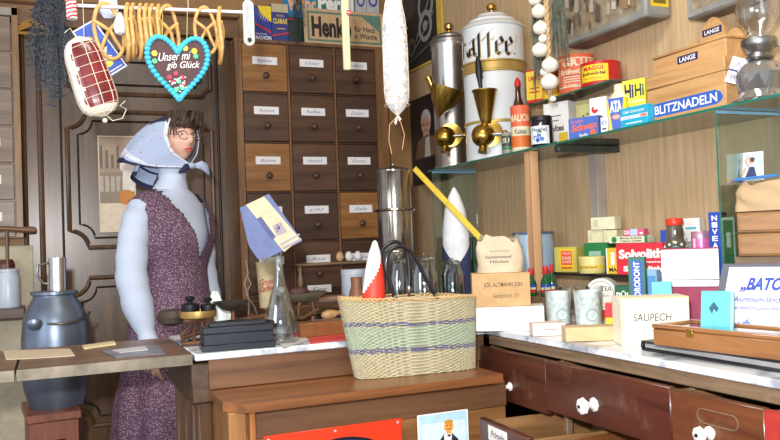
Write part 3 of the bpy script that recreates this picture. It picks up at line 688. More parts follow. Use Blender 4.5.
# oil lamp
GLC = GLASS((240, 240, 238), .2)
f = fit(742, 782, 95, None, ZS, X=1.82)
p = Vector(f['loc']); t = thing('oil_lamp', 'glass oil lamp with nickel burner and tall clear chimney', 'oil lamp', f['loc'], f['rz'])
m = MB(); m.lathe([(.075, 0), (.078, .006), (.07, .014), (.055, .03), (.062, .05), (.068, .075), (.055, .1), (.028, .115)], GLASS((200, 200, 196), .35, body=.25, bodycol=(150, 150, 150)), 40); m.build('font', t)
m = MB(); m.lathe([(.03, .116), (.036, .122), (.03, .135), (.042, .15), (.048, .162), (.046, .175), (.03, .178)], TINM, 32); m.tube([(.04, 0, .15), (.085, -.01, .15)], .003, TINM, 8); m.lathe([(.012, 0), (.012, .004)], TINM, 14, T=Matrix.Translation((.085, -.01, .15)) @ Matrix.Rotation(PI / 2, 4, 'Y')); m.build('burner', t)
m = MB(); m.lathe([(.03, .18), (.034, .2), (.055, .235), (.058, .26), (.045, .31), (.032, .36), (.03, .46), (.032, .462)], GLC, 36, caps=False); m.build('chimney', t)
m = MB(); m.box(-.05, .012, -.001, 0, 0, .1, M((228, 222, 238), .6), .0003); A = Art(m, .06, .1, T=Matrix.Translation((-.02, -.001, 0))); A.rect(0, 1, .45, .52, NAVY); A.text('88', .2, .8, .15, .35, M((120, 120, 160)), 0); A.text('A', .3, .6, .65, .85, M((120, 120, 160)), 0)
f = fit(733, 747, 60, -40, ZS, X=1.79); o = m.build('price_tag', loc=(f['loc'][0], f['loc'][1], ZS + .055), rot=(0, .35, f['rz'])); o.scale = (.8, .8, .75); tag(o, 'white paper tag with a blue stripe hanging behind the glass oil lamp', 'tag')

# ------------------------------------------------------------ low shelf row (ZM)
def low(*a, **k): k.setdefault('z', ZM); k.setdefault('X', 1.90); return px1(*a, **k)
ORR = M((225, 90, 60), .5)
def art(a): a.rect(.25, .85, .1, .92, YEL); a.rect(.3, .8, .28, .85, ORR); a.text('1 KILO', .34, .76, .7, .8, CREAM, .01); a.text('SAIS', .34, .76, .5, .62, CREAM, .02); a.text('CAFE', .34, .76, .36, .46, CREAM, .02); a.rect(.3, .8, .14, .2, RED)
low('paper_box', 'yellow packet with an orange red panel left of the cream tin', 'box', 555, 577, 247, M((200, 190, 90)), art, X=1.88, d=.06)
GD = M((35, 125, 70), .5)
def art(a): a.rect(.2, .7, .5, .72, M((150, 190, 170)))
low('tin_box', 'green tin box under the stack of cream packets', 'tin', 585, 609, 243, GD, art, X=1.95, d=.06)
g = fit(585, 609, 243, -68, ZM, X=1.95); zg = ZM + g['h'] + .001
CR2 = M((222, 218, 180), .55)
def art(a): a.rect(.1, .3, .2, .8, M((205, 205, 175)))
o1 = px1('carton', 'cream packet lying below left in the little stack', 'box', 588, 603, 230, CR2, art, X=1.952, z=zg, d=.05)
o2 = px1('carton', 'cream packet lying below right in the little stack', 'box', 603.5, 617, 230, CR2, art, X=1.952, z=zg, d=.05)
zc = zg + fit(588, 603, 230, -68, zg, X=1.952)['h'] + .001
px1('carton', 'cream packet topmost of the little stack above the green tin', 'box', 591, 615, 217, M((230, 228, 196), .55), art, X=1.955, z=zc, d=.05)
def art(a): a.rect(0, 1, .3, .5, DYEL); a.text('Tee Standard', .15, .6, .33, .47, BLK, .01)
pc1('round_tin', 'flat cream round tin on the black low shelf', 'tin', 579, 606, 257, M((226, 212, 140), .35), art, X=1.89, z=ZM, lid=M((226, 212, 140), .35))
def art(a): a.rect(.05, .95, .3, .95, M((235, 190, 50))); a.text('i', .35, .65, .35, .85, WHT, .06); a.text('MA', .2, .8, .08, .24, BLK, .03); a.rect(0, .08, 0, 1, WHT)
low('paper_box', 'yellow carton with a big white letter i beside the red soap carton', 'box', 607, 620, 248, DYEL, art, X=1.885, d=.05)
SR = M((215, 45, 62), .5)
def art(a):
    a.text('Solvolith', .06, 1.0, .50, .80, WHT, .05, slope=.03); a.text('paste', .6, .95, .36, .44, WHT, .02); a.text('Solvolith', .15, .98, .1, .28, WHT, .05)
low('soap_carton', 'large red carton lettered Solvolith in white', 'box', 617, 664, 243, SR, art, X=1.88, d=.05, rz=-72)
g = fit(617, 664, 243, -72, ZM, X=1.88); zz = ZM + g['h'] + .001
def art(a): a.text('Brau-Linse', .3, .85, .55, .85, BLK, .02); a.text('TABAC CREME', .3, .85, .15, .4, BLK, .01); a.disc(.14, .5, .07, GD); a.rect(.92, 1, 0, 1, GD)
low('carton', 'cream and green carton lying on top of the red Solvolith carton', 'box', 607, 648, 237, M((215, 222, 190)), art, X=1.905, z=ZM + g['h'] * .86, d=.05) if False else px1('carton', 'cream and green carton lying on the red Solvolith carton', 'box', 609, 648, 236, M((215, 222, 190)), art, X=1.882, z=zz, d=.045, rz=-72)
g2 = fit(609, 648, 236, -72, zz, X=1.882); z3 = zz + g2['h'] + .001
def art(a): a.rect(.35, .7, 0, 1, M((190, 200, 230))); a.text('OS', .05, .32, .2, .8, WHT, .03); a.rect(.8, .95, .2, .5, WHT)
px1('carton', 'small pink and lilac carton on top of the cream and green carton', 'box', 623, 644, 229, M((215, 90, 130)), art, X=1.885, z=z3, d=.03, rz=-72)
def art(a): a.text('Bandwurm', .2, .9, .45, .65, M((60, 80, 90)), .02); a.rect(.2, .8, .8, .84, TEAL)
low('paper_box', 'white carton standing behind the ornate glass jar', 'box', 684, 702, 218, WHT, art, X=1.995, d=.04)
low('paper_box', 'plain blue carton left of the ornate glass jar', 'box', 662, 668, 230, BLUE, X=1.96, d=.03)
pc1('round_tin', 'round pink tin with silver rim beside the blue carton', 'tin', 693, 713, 232, M((214, 112, 172), .3, .2), lambda a: a.rect(.2, .3, 0, 1, M((240, 200, 225), .3)), X=1.93, z=ZM, lid=M((205, 150, 180), .25, .5))
def art(a):
    a.text('NIVEA', .3, .7, .1, .8, WHT, .04) if False else None
    for k, ch in enumerate('NIVEA'): a.text(ch, .28, .74, .87 - .105 * k, .95 - .105 * k, WHT, .03)
low('paper_box', 'deep blue carton with white vertical letters NIVEA', 'box', 711, 723, 212, M((25, 65, 170), .4), art, X=1.90, d=.05)
def art(a): a.rect(.12, .88, .05, .95, M((30, 130, 80))); a.text('1', .35, .65, .5, .75, WHT, .04)
low('paper_box', 'green booklet with a white numeral one beside the blue carton', 'book', 724, 737, 217, M((225, 232, 225)), art, X=1.90, d=.03)
# ornate jar with red lid
f = fit(664, 690, 222, None, ZM, X=1.92)
t = thing('ornate_jar', 'glass jar with turquoise painted shield and red lid', 'jar', f['loc'], f['rz']); r = f['w'] / 2; h = f['h']
m = MB(); m.lathe([(r * .9, 0), (r, .01), (r, h * .5), (r * .8, h * .64), (r * .66, h * .7), (r * .72, h * .8), (r * .6, h * .95)], M((88, 80, 66), .12, coat=.6, var=.4), 32)
A = Art(m, r * PI, h, R=r); A.poly([(.12, .38), (.3, .5), (.5, .56), (.7, .5), (.88, .38), (.7, .2), (.5, .14), (.3, .2)], TEAL); A.poly([(.3, .36), (.5, .46), (.7, .36), (.5, .24)], M((40, 60, 60)))
for u in (.2, .35, .5, .65, .8): A.disc(u, .62 - .25 * abs(u - .5), .035, M((220, 225, 220)))
m.build('body', t)
m = MB(); m.lathe([(r * .66, h * .94), (r * .7, h * .96), (r * .7, h * 1.04), (r * .6, h * 1.07), (.002, h * 1.08)], M((225, 60, 40), .3), 32); m.build('lid', t)
# ------------------------------------------------------------ marble counter, right hand side
def cnt(*a, **k): k.setdefault('z', ZC + .001); return px1(*a, **k)
Z1 = ZC + .001
WB = M((240, 240, 240), .5, var=.03)
def art(a): a.rect(0, 1, .66, .67, M((190, 190, 195))); a.rect(.5, .502, 0, .66, M((200, 200, 205)))
f = fit(470, 545, 307, -32, Z1, yb=331)
wb = pbox('white_carton', 'large plain white carton on the marble beside the straw basket', 'box', f, .12, WB, art)
zt1 = Z1 + f['h'] + .001; an = f['rz']; cb = Vector(f['loc'])
def off(dx, dy, z): return (cb.x + math.cos(an) * dx - math.sin(an) * dy, cb.y + math.sin(an) * dx + math.cos(an) * dy, z)
g = fit(473, 531, 273, -26, zt1, Y=off(0, .02, 0)[1])
def art(a): a.text('JOS. ALTMANN JOH.', .2, .88, .55, .72, M((70, 50, 40)), .01); a.text('Geestacherstr. 1/11', .35, .8, .26, .40, M((80, 60, 50)), 0)
pbox('cardboard_box', 'brown cardboard box printed with an address, on the white carton', 'box', g, .09, CARD, art)
zt2 = zt1 + g['h'] + .001
# paper sack
s = fit(477, 523, 238, None, zt2, Y=g['loc'][1] + .05)
m = MB(); w, h = s['w'] / 2, s['h']; rings = []
SACK = M((206, 188, 160), .8, bump=.5, scale=12)
for j in range(15):
    v = j / 14; ring = []
    for i in range(36):
        a = 2 * PI * i / 36; k = 1 - .12 * max(0, v - .7) / .3
        wob = 1 + .05 * math.sin(3 * a + 5 * v) + .03 * math.sin(7 * a + 9 * v) * v
        z = v * h * (1 + (.10 * math.sin(3 * a + 1) + .05 * math.sin(8 * a)) * max(0, v - .75) * 4)
        ring.append((w * k * wob * math.copysign(abs(math.cos(a)) ** .7, math.cos(a)), .045 * k * wob * math.copysign(abs(math.sin(a)) ** .7, math.sin(a)), z))
    rings.append(ring)
m.loft(rings, SACK)
A = Art(m, 2 * w, h, base=.052); A.text('Seizerwend', .2, .75, .42, .5, INK, .01); A.text('Höchst', .3, .7, .28, .36, INK, .01); A.text('extra', .3, .7, .60, .66, M((150, 140, 130)), 0)
o = m.build('paper_sack', loc=s['loc'], rz=s['rz']); tag(o, 'crumpled brown paper sack standing on the printed cardboard box', 'sack')
# brown plank and white boxes behind
cnt('carton', 'small white carton in front of the green bottles', 'box', 521, 542, 298, WB, yb=309, rz=-30, d=.04, z=Z1 + f['h'] * .0) if False else None
f5 = fit(530, 548, 300, -30, Z1, yb=327)
pl = fit(514, 556, 283, -30, Z1, yb=318)
# wooden trestle: a brown board on a white carton
pbox('carton', 'small white carton below the brown board left of the tumblers', 'box', dict(loc=(pl['loc'][0] + .03, pl['loc'][1] + .07, Z1), rz=pl['rz'], w=pl['w'] * .8, h=pl['h'] * .62), .09, WB)
m = MB(); m.box(-pl['w'] / 2, pl['w'] / 2 + .04, 0, .1, 0, .012, WOOD((96, 66, 44), (134, 98, 68), 'X'))
o = m.build('board', loc=(pl['loc'][0] + .02, pl['loc'][1] + .06, Z1 + pl['h'] * .62 + .001), rot=(0, 0, pl['rz'] + .25)); tag(o, 'small loose brown wooden board behind the white carton and tumblers', 'board')
# milk can light blue behind the post
f = fit(515, 557, 232, None, Z1, X=1.9)
t = thing('enamel_can', 'pale blue enamel can with dark rim behind the pale shelf post', 'can', f['loc'], f['rz']); r = f['w'] / 2; h = f['h']; LBE = M((168, 196, 220), .25, var=.03, coat=.4)
lathe_thing(t, 'body', [(r * .97, 0), (r, .01), (r, h * .86), (r * .96, h * .9), (r * .96, h * .97)], LBE); lathe_thing(t, 'rim', [(r * .97, h * .971), (r * 1.0, h * .975), (r * 1.0, h * 1.0), (r * .9, h * 1.005)], M((90, 110, 140), .3))
# small seasoning bottles
GB = M((18, 88, 48), .12, coat=.5)
zb = Z1 + .0
for i, (xl, xr, yt, X, lab) in enumerate(((527, 537, 268, 1.70, 'left small green bottle with red cap, left of the shelf post'), (541, 552, 266, 1.71, 'right front small green bottle with red cap, right of the shelf post'), (549, 556, 264, 1.735, 'rear small green bottle with red cap, half hidden by its neighbour'))):
    zb = Z1 + .085
    f = fit(xl, xr, yt, None, zb, X=X)
    t = thing('seasoning_bottle', lab, 'bottle', f['loc'], f['rz'], 'small green bottles'); r = f['w'] / 2; h = f['h']
    m = MB(); m.lathe([(r, 0), (r, h * .45), (r * .8, h * .55), (r * .45, h * .68), (r * .42, h * .75)], GB, 20); A = Art(m, r * PI, h, R=r); A.rect(.2, .8, .12, .22, RED); A.rect(.2, .8, .22, .3, CREAM); A.rect(.2, .8, .3, .4, BLUE); m.build('body', t)
    m = MB(); m.lathe([(r * .55, h * .74), (r * .62, h * .76), (r * .5, h), (.002, h)], RED, 16); m.build('cap', t)
b = MB(); b.box(-.07, .07, -.022, .05, 0, .083, M((120, 92, 66), .7), .002); p = anchor(539, 280, Z1, X=1.70); o = b.build('wooden_block', loc=(p.x + .0, p.y, Z1), rz=-PI / 2); tag(o, 'plain brown wooden block under the three small green bottles', 'block')
# tumblers with doilies
DOI = PATTERN('paper_lace', (244, 247, 246), (208, 224, 226), 'noise', 38, .42, .7)
for i, (xl, xr, yt, yb) in enumerate(((545, 573, 287, 327), (574, 604, 286, 328))):
    f = fit(xl, xr, yt, None, Z1, yb=yb - 2)
    t = thing('tumbler', ('left' if i == 0 else 'right') + ' clear drinking glass lined with pale lace patterned paper', 'glass', f['loc'], f['rz'], 'glasses with lace paper'); r = f['w'] / 2; h = f['h']
    lathe_thing(t, 'glass', [(r * .86, 0), (r * .9, .004), (r, h), (r * .985, h), (r * .88, .008)], GLASS((240, 246, 246), .15), caps=False) if False else None
    m = MB(); m.lathe([(.001, .0), (r * .88, 0), (r * .9, .003), (r, h), (r * .985, h)], GLASS((252, 253, 253), .03), 36, caps=False); m.build('glass', t)
    m = MB(); m.lathe([(r * .84, .007), (r * .94, h * .88)], DOI, 32, caps=False); A = Art(m, r * PI * .9, h, R=r * .91)
    for (u, v) in ((.35, .72), (.6, .3)): A.disc(u, v, .17, M((180, 208, 208), .7)); A.disc(u, v, .11, M((236, 240, 236), .7)); A.disc(u, v, .06, M((180, 208, 206), .7))
    m.build('paper_lining', t)
    m = MB()
    m.ball((.01 * (1 - i), -.02, h * .97), .006, IRON, 10); m.build('bead', t)
# flat packets
PK = M((226, 206, 200), .6)
cnt('packet', 'pale pink flat packet at the front edge of the marble', 'packet', 533, 566, 323, PK, lambda a: (a.rect(.15, .9, .3, .7, M((236, 220, 214))), a.rect(.3, .75, .45, .55, M((200, 150, 140)))), yb=336, rz=-22, d=.06)
cnt('packet', 'tan flat packet lying in front of the lettered paper carton', 'packet', 566, 622, 327, M((206, 180, 136), .7), yb=341, rz=-25, d=.07)
# tea tin disc
f = fit(587, 618, 277, -58, Z1, X=1.80); w, h = f['w'] / 2, f['h']
t = thing('round_tin', 'white round tin standing on edge, lid lettered in a ring', 'tin', f['loc'], f['rz'])
cz = h - w
m = MB(); m.lathe([(w, 0), (w, .05)], M((200, 205, 200), .4), 40, T=Matrix.Translation((0, .05, w)) @ Matrix.Rotation(PI / 2, 4, 'X'))
A = Art(m, 2 * w, 2 * w); A.disc(.5, .5, .5, M((236, 232, 224)), rv=.5); A.disc(.5, .5, .42, M((110, 120, 110)), rv=.42); A.disc(.5, .5, .40, M((236, 232, 224)), rv=.40); A.text('TEA', .5, .85, .6, .75, INK, .01); A.text('MOKKA', .3, .75, .42, .5, M((140, 140, 140)), 0); m.build('body', t)
t.location.z = Z1 + max(0, f['h'] - f['w']) * .9
zr = Z1 + max(0, f['h'] - f['w']) * .9
if zr - Z1 > .01:
    b = MB(); b.box(-.05, .05, .002, .048, 0, zr - Z1 - .001, M((190, 60, 50), .6), .002); o = b.build('carton', loc=(f['loc'][0], f['loc'][1], Z1), rz=f['rz']); tag(o, 'red carton under the white round tin', 'box')
def art(a): a.rect(.05, .95, .5, .9, M((225, 222, 210)))
cnt('carton', 'green carton lettered PUL between the round tin and the tall toothpaste carton', 'box', 616, 634, 286, M((28, 96, 66)), lambda a: a.text('PÜL', .1, .9, .62, .88, WHT, .03), X=1.80, d=.04, rz=-60)
cnt('carton', 'low red and yellow carton before the round tin', 'box', 606, 632, 303, YEL, lambda a: (a.rect(0, .35, .4, 1, RED), a.rect(.5, .8, .55, .8, RED)), X=1.72, d=.03, rz=-50)
# crumpled grey cloth
m = MB(); f = fit(604, 626, 308, None, Z1, yb=326); rings = []
for j in range(9):
    v = j / 8; rings.append([((1 - v * .75) * f['w'] * .55 * math.cos(a) * (1 + .15 * math.sin(5 * a + 3 * v)), (1 - v * .75) * .04 * math.sin(a), f['h'] * v * (1 + .1 * math.sin(4 * a))) for a in [2 * PI * i / 30 for i in range(30)]])
m.loft(rings, M((188, 184, 172), .8, bump=.4, scale=15)); o = m.build('crumpled_paper', loc=(f['loc'][0] + .01, f['loc'][1] + .02, Z1), rz=f['rz']); tag(o, 'crumpled grey paper lying between the tumblers and lettered carton', 'paper')
# Lorodont
def art(a):
    a.rect(.2, .82, .06, .94, M((50, 90, 190))); a.rect(.82, 1, 0, 1, RED) if False else None
    for k, ch in enumerate('LORODONT'): a.text(ch, .30, .72, .12 + .1 * k, .20 + .1 * k, WHT, .02)
t = cnt('toothpaste_box', 'upright dark green and blue toothpaste carton with vertical white letters', 'box', 631, 648, 257, M((30, 100, 92), .4), None, X=1.66, d=.03, rz=-50)
f = fit(631, 648, 257, -50, Z1, X=1.66); m = MB(); A = Art(m, f['w'], f['h']); A.rect(.22, .8, .05, .95, M((50, 90, 190))); A.rect(.8, .98, .15, .45, M((220, 80, 70)))
vs, fs = textmesh('LORODONT', .02)
m.add([A.mp(.32 + (1 - y) * .36 if False else .68 - y * .36, .44 + x * .5) for x, y in vs], fs, WHT); A.up()
o = m.build('front_print', t); o['label'] = 'blue panel with white vertical lettering'
cnt('paper_box', 'white and blue packet behind the tall toothpaste carton', 'box', 646, 659, 270, M((140, 190, 225)), lambda a: (a.rect(.1, .9, .5, .9, M((90, 150, 210))), a.rect(.1, .6, .1, .4, WHT)), X=1.78, d=.03)
zsp = Z1
def art(a): a.poly([(.2, .1), (.3, .5), (.5, .8), (.7, .5), (.8, .1)], WHT); a.rect(.15, .85, .12, .2, M((200, 220, 220)))
cnt('paper_box', 'small turquoise packet with a white cone picture', 'box', 654, 674, 282, M((110, 205, 205)), art, X=1.66, d=.03, rz=-45)
# saupech carton
f = fit(622, 691, 297, -26, Z1, yb=345)
def art(a):
    a.text('SAUPECH', .18, .74, .50, .66, M((40, 45, 70)), 0, .1); a.rect(0, 1, .97, 1, M((220, 205, 150))); a.rect(0, .03, 0, .97, M((225, 210, 170)))
pbox('carton', 'open cream carton hand lettered SAUPECH', 'box', f, .10, M((238, 230, 208), .6), art)
# black books and wooden display case
f = fit(640, 800, 343, -42, Z1, yb=357); 
b0 = onZ(641, 350, Z1); b1 = onZ(800, 376, Z1)
dv = (b1 - b0); L = math.hypot(dv.x, dv.y); rzb = math.atan2(dv.y, dv.x)
BK = M((30, 31, 36), .4, bump=.2); PG = M((150, 150, 150), .7)
t = thing('ledger_book', 'large black bound ledger lying at the marble edge under the wooden case', 'book', (b0.x, b0.y, Z1), rzb)
m = MB(); m.box(0, L, 0, .15, 0, .006, BK); m.box(0, L, 0, .15, .02, .026, BK); m.box(-.002, .006, 0, .15, .006, .02, BK); m.build('cover', t)
m = MB(); m.box(.008, L - .006, .006, .14, .0065, .0195, PG); m.build('pages', t)
c0 = onZ(653, 345, Z1 + .028); c1 = onZ(800, 363, Z1 + .028)
dv = c1 - c0; L2 = math.hypot(dv.x, dv.y) * 1.0; rzc = math.atan2(dv.y, dv.x)
hc = onP(703, 333, onZ(703, 351, Z1 + .028), Vector((math.sin(rzc), -math.cos(rzc), 0))).z - Z1 - .028
OKW = WOOD((128, 82, 44), (170, 118, 70), 'X', rough=.25, scale=4, coat=.4)
t = thing('display_case', 'flat orange brown wooden case with glass lid and brass latch', 'display case', (c0.x, c0.y, Z1 + .0275), rzc)
D = .15
m = MB(); m.box(0, L2, 0, .012, 0, hc, OKW, .003); m.box(0, L2, D - .012, D, 0, hc, OKW, .003); m.box(0, .012, .012, D - .012, 0, hc, OKW, .003); m.box(L2 - .012, L2, .012, D - .012, 0, hc, OKW, .003); m.box(.012, L2 - .012, .012, D - .012, 0, .006, OKW); m.build('body', t)
m = MB(); 
for (a_, b_, c_, d_) in ((-.002, L2 + .002, -.002, .024), (-.002, L2 + .002, D - .024, D + .002), (-.002, .022, .024, D - .024), (L2 - .022, L2 + .002, .024, D - .024)): m.box(a_, b_, c_, d_, hc + .0005, hc + .011, OKW, .003)
m.build('lid_frame', t)
m = MB(); m.box(.022, L2 - .022, .024, D - .024, hc + .003, hc + .006, GLASS((225, 235, 235), .22), .0005); m.build('glass_lid', t)
m = MB(); m.box(.012, L2 - .012, .012, D - .012, .007, .012, M((235, 235, 235), .7)); m.build('lining', t)
m = MB(); m.box(L2 * .27, L2 * .27 + .02, -.004, 0, hc - .012, hc + .006, BRASS, .001); m.build('latch', t)
m = MB(); m.box(0, .07, 0, .02, 0, .008, M((215, 218, 222), .5), .002); A = Art(m, .07, .008); o = m.build('needle_packet', loc=(c0.x + .20 * math.cos(rzc) - .09 * math.sin(rzc), c0.y + .2 * math.sin(rzc) + .09 * math.cos(rzc), Z1 + .041), rz=rzc + .3); tag(o, 'white needle packet lying inside the glass lidded wooden case', 'packet')
# BATO display card box, lid propped up
nrm = -66
f = fit(708, 796, 272, nrm, Z1 + .0, X=1.60)
t = thing('display_box', 'open grey display box with white lid sheet printed BATO in blue', 'display box', (f['loc'][0], f['loc'][1], Z1), f['rz'])
w, h = f['w'], f['h']; GF = M((88, 94, 106), .6); SH = M((236, 238, 244), .5, var=.02)
sk = Matrix.Shear('XZ', 4, (0, 0)) if False else Matrix.Identity(4)
T = Matrix.Rotation(-.55, 4, 'X') @ sk
m = MB(); m.box(-w / 2, w / 2, 0, .012, 0, h * 1.2, GF, .002, T=Matrix.Translation((0, 0, .012)) @ T)
A = Art(m, w, h * 1.2, T=Matrix.Translation((0, 0, .012)) @ T)
A.rect(.10, .98, .02, .95, SH); BI = M((40, 70, 175), .5)
A.text('„BATO"', .27, .84, .64, .83, BI, .045, .25); A.text('Aluminium-Stricknadeln', .22, .98, .53, .60, BI, .02, .2); A.text('Rostverschlusses Handarbeit', .18, .98, .44, .49, BI, .01, .1)
for pts in ([(.32, .3), (.37, .15), (.42, .33)], [(.3, .28), (.36, .2), (.45, .3)], [(.36, .12), (.40, .2), (.38, .3)]): A.line(pts, .006, M((90, 120, 200)))
A.text('100 Pfennig', .6, .9, .22, .26, M((150, 165, 200)), 0)
m.build('lid', t)
m = MB(); m.box(-w / 2, w / 2, -.02, .0, 0, .012, GF, .002); m.build('tray', t)
f = fit(700, 733, 290, -60, Z1 + .032, X=1.49)
f['loc'] = (f['loc'][0], f['loc'][1], Z1 + .0315)
def art(a):
    a.poly([(.25, .68), (.4, .8), (.55, .68), (.5, .6), (.4, .66), (.35, .56)], M((30, 80, 110))); a.text('Nadeln', .08, .75, .08, .2, M((30, 90, 130)), .01); a.rect(.9, 1, 0, 1, M((150, 225, 230)))
pbox('needle_booklet', 'turquoise packet with a dark bird, leaning on the BATO sheet', 'packet', f, .012, M((90, 195, 215), .5), art, tilt=-.25)
# white lidded box on magenta box
f = fit(664, 722, 262, -50, Z1, X=1.80)
pbox('gift_box', 'magenta box below the open white box, behind the lettered carton', 'box', dict(loc=f['loc'], rz=f['rz'], w=f['w'], h=oz(690, 287, f['loc'][1]) - Z1), .10, M((150, 35, 80), .5))
zg = oz(690, 287, f['loc'][1]) + .001
t = thing('white_box', 'white box with its lid tipped open towards the shop, on the magenta box', 'box', (f['loc'][0], f['loc'][1], zg), f['rz'])
w = f['w']
hl = onP(693, 249, Vector(f['loc']), Vector((math.sin(f['rz']), -math.cos(f['rz']), 0))).z - zg
m = MB(); m.box(-w / 2, w / 2, 0, .09, 0, .02, WB, .001); m.build('tray', t)
m = MB(); m.box(-w / 2, w / 2, 0, .004, .0, hl - .022, WB, .001, T=Matrix.Translation((0, .004, .022)) @ Matrix.Rotation(-.12, 4, 'X')); m.box(-w / 2, w / 2, 0, .004, hl - .022, hl - .018, M((170, 50, 90), .5), .001, T=Matrix.Translation((0, .004, .022)) @ Matrix.Rotation(-.12, 4, 'X')); m.build('lid', t)
# stacked wooden drawer boxes, paper bag, card, pencil
DBW = WOOD((128, 88, 46), (176, 130, 76), 'X', rough=.45, scale=5)
zs = onX(752, 256, 1.80).z
b = MB(); b.box(-.10, .12, .01, .10, 0, zs - ZM - .002, M((120, 100, 80), .7)); o = b.build('carton'); fz = fit(738, 810, 232, -62, ZM + .001, X=1.80); o.location = fz['loc']; o.rotation_euler = (0, 0, fz['rz']); tag(o, 'plain brown carton hidden under the stacked wooden boxes', 'box')
f = fit(738, 810, 232, -62, zs, X=1.80)
hh = onP(774, 232, Vector(f['loc']), Vector((math.sin(f['rz']), -math.cos(f['rz']), 0))).z - zs
def wb_(z, h, lab):
    t = thing('drawer_box', lab, 'box', (f['loc'][0], f['loc'][1], z), f['rz'], 'stacked wooden boxes')
    m = MB(); w = f['w']; m.box(-w / 2, w / 2, 0.004, .12, 0, h, DBW, .003); m.build('body', t)
    m = MB(); m.box(-w / 2 + .006, w / 2 - .006, -.002, .004, .006, h - .006, DBW, .003); m.build('front_board', t)
wb_(zs, hh - .002, 'brown wooden box, lower of the two under the paper bag')
h2 = onP(774, 210, Vector(f['loc']), Vector((math.sin(f['rz']), -math.cos(f['rz']), 0))).z - zs - hh
wb_(zs + hh, h2 - .002, 'brown wooden box, upper of the two under the paper bag')
zq = zs + hh + h2
m = MB(); rings = []; w = f['w'] * 1.08
for j in range(9):
    v = j / 8; ring = []
    for i in range(40):
        a = 2 * PI * i / 40; s = 1 - .5 * max(0, v - .6)
        ring.append((w / 2 * s * math.copysign(abs(math.cos(a)) ** .5, math.cos(a)) + .004 * math.sin(9 * v + a * 3), .05 + .055 * s * math.copysign(abs(math.sin(a)) ** .5, math.sin(a)) + .004 * math.sin(6 * a + 8 * v), .078 * v + .006 * math.sin(5 * a + 2) * v))
    rings.append(ring)
m.loft(rings, M((186, 158, 122), .75, bump=.6, scale=9)); o = m.build('paper_bag', loc=(f['loc'][0], f['loc'][1], zq), rz=f['rz']); tag(o, 'flat crumpled brown paper bag on the stacked wooden boxes', 'paper bag')
o = f; zq2 = zq + .086
f = fit(727, 764, 152, -62, zq2, X=1.84)
def art(a):
    SK = M((215, 165, 140)); a.rect(.5, .98, .0, .95, M((190, 205, 220)))
    a.poly([(.5, .15), (.62, .5), (.75, .5), (.82, .12)], NAVY); a.poly([(.3, .05), (.45, .45), (.55, .5), (.5, .3), (.38, .03)], SK); a.disc(.68, .66, .07, SK); a.disc(.7, .74, .07, M((80, 50, 40))); a.line([(.6, .5), (.52, .7), (.62, .85)], .006, SK); a.rect(.1, .5, .0, .05, BLUE)
pbox('picture_card', 'pale picture card of a seated woman in blue on the paper bag', 'card', f, .003, M((214, 230, 240), .5), art, tilt=-.12)
p = onX(728, 186, 1.76); q = onX(762, 176, 1.74)
m = MB(); m.tube([(p.x, p.y, zq2 + .004), (p.x + .002, p.y - .02, zq2 + .004)], [.001, .004], M((190, 120, 80)), 8); m.tube([(p.x + .002, p.y - .02, zq2 + .004), (p.x + .02, p.y - .15, zq2 + .006)], .004, M((60, 130, 200), .4), 8)
o = m.build('pencil'); tag(o, 'blue pencil lying on the brown paper bag below the card', 'pencil')
# white paper cone, ruler, green bottle, jars
f = fit(445, 473, 187, None, Z1, X=1.55)
t = thing('sugar_loaf', 'tall white pointed sugar loaf in dark blue wrapping paper', 'sugar loaf', f['loc'], f['rz']); r = f['w'] / 2; h = f['h']
prof = [(r * .95, 0), (r, .02), (r, h * .55), (r * .93, h * .68), (r * .74, h * .82), (r * .42, h * .93), (r * .12, h * .99), (.001, h)]
m = MB(); m.lathe(prof, M((232, 234, 240), .7), 40); m.build('loaf', t)
m = MB(); n = 40; rings = []
for j in range(9):
    rr = []
    for i in range(n):
        a = 2 * PI * i / n; d = abs(((a - 1.5 * PI + PI) % (2 * PI)) - PI); topz = h * (.38 + .20 * d / PI * 2.2 if d < 1.3 else .72)
        topz = min(topz, h * .66); z = topz * j / 8; k = r + .002 if z < h * .55 else r * (1 - .14 * (z / h - .55) / .13) + .002
        rr.append((k * math.cos(a), k * math.sin(a), z))
    rings.append(rr)
m.loft(rings, M((52, 60, 96), .6), caps=False); o = m.build('wrapping', t); o['label'] = 'dark blue paper wrapping'
p = onX(483, 241, 1.46); q = onX(414.5, 168.5, 1.33)
m = MB(); d = (q - p); L = d.length; YR = M((216, 186, 60), .5)
Tq = Matrix.Translation(p) @ d.to_track_quat('Z', 'Y').to_matrix().to_4x4() @ Matrix.Rotation(1.9, 4, 'Z')
m.box(-.011, .011, -.004, .004, -.06, L, YR, .001, T=Tq); A = Art(m, .022, L, T=Tq @ Matrix.Translation((0, -.0042, 0)))
for k in range(30): A.rect(.0, .35 if k % 5 else .6, k / 30, k / 30 + .003, BLK)
o = m.build('folding_rule'); tag(o, 'yellow folding rule sticking diagonally out beside the paper sack', 'ruler')
f = fit(471, 481, 237, None, Z1, X=1.69); r = f['w'] / 2; h = f['h']
m = MB(); m.lathe([(r * 1.6, 0), (r * 1.7, .01), (r * 1.7, h * .55), (r * 1.4, h * .65), (r * .7, h * .78), (r * .65, h), (r * .8, h)], GLASS((60, 130, 70), .15, body=.3, bodycol=(30, 90, 50)), 28); o = m.build('green_bottle', loc=f['loc']); tag(o, 'green glass bottle half hidden behind the brown paper sack', 'bottle')
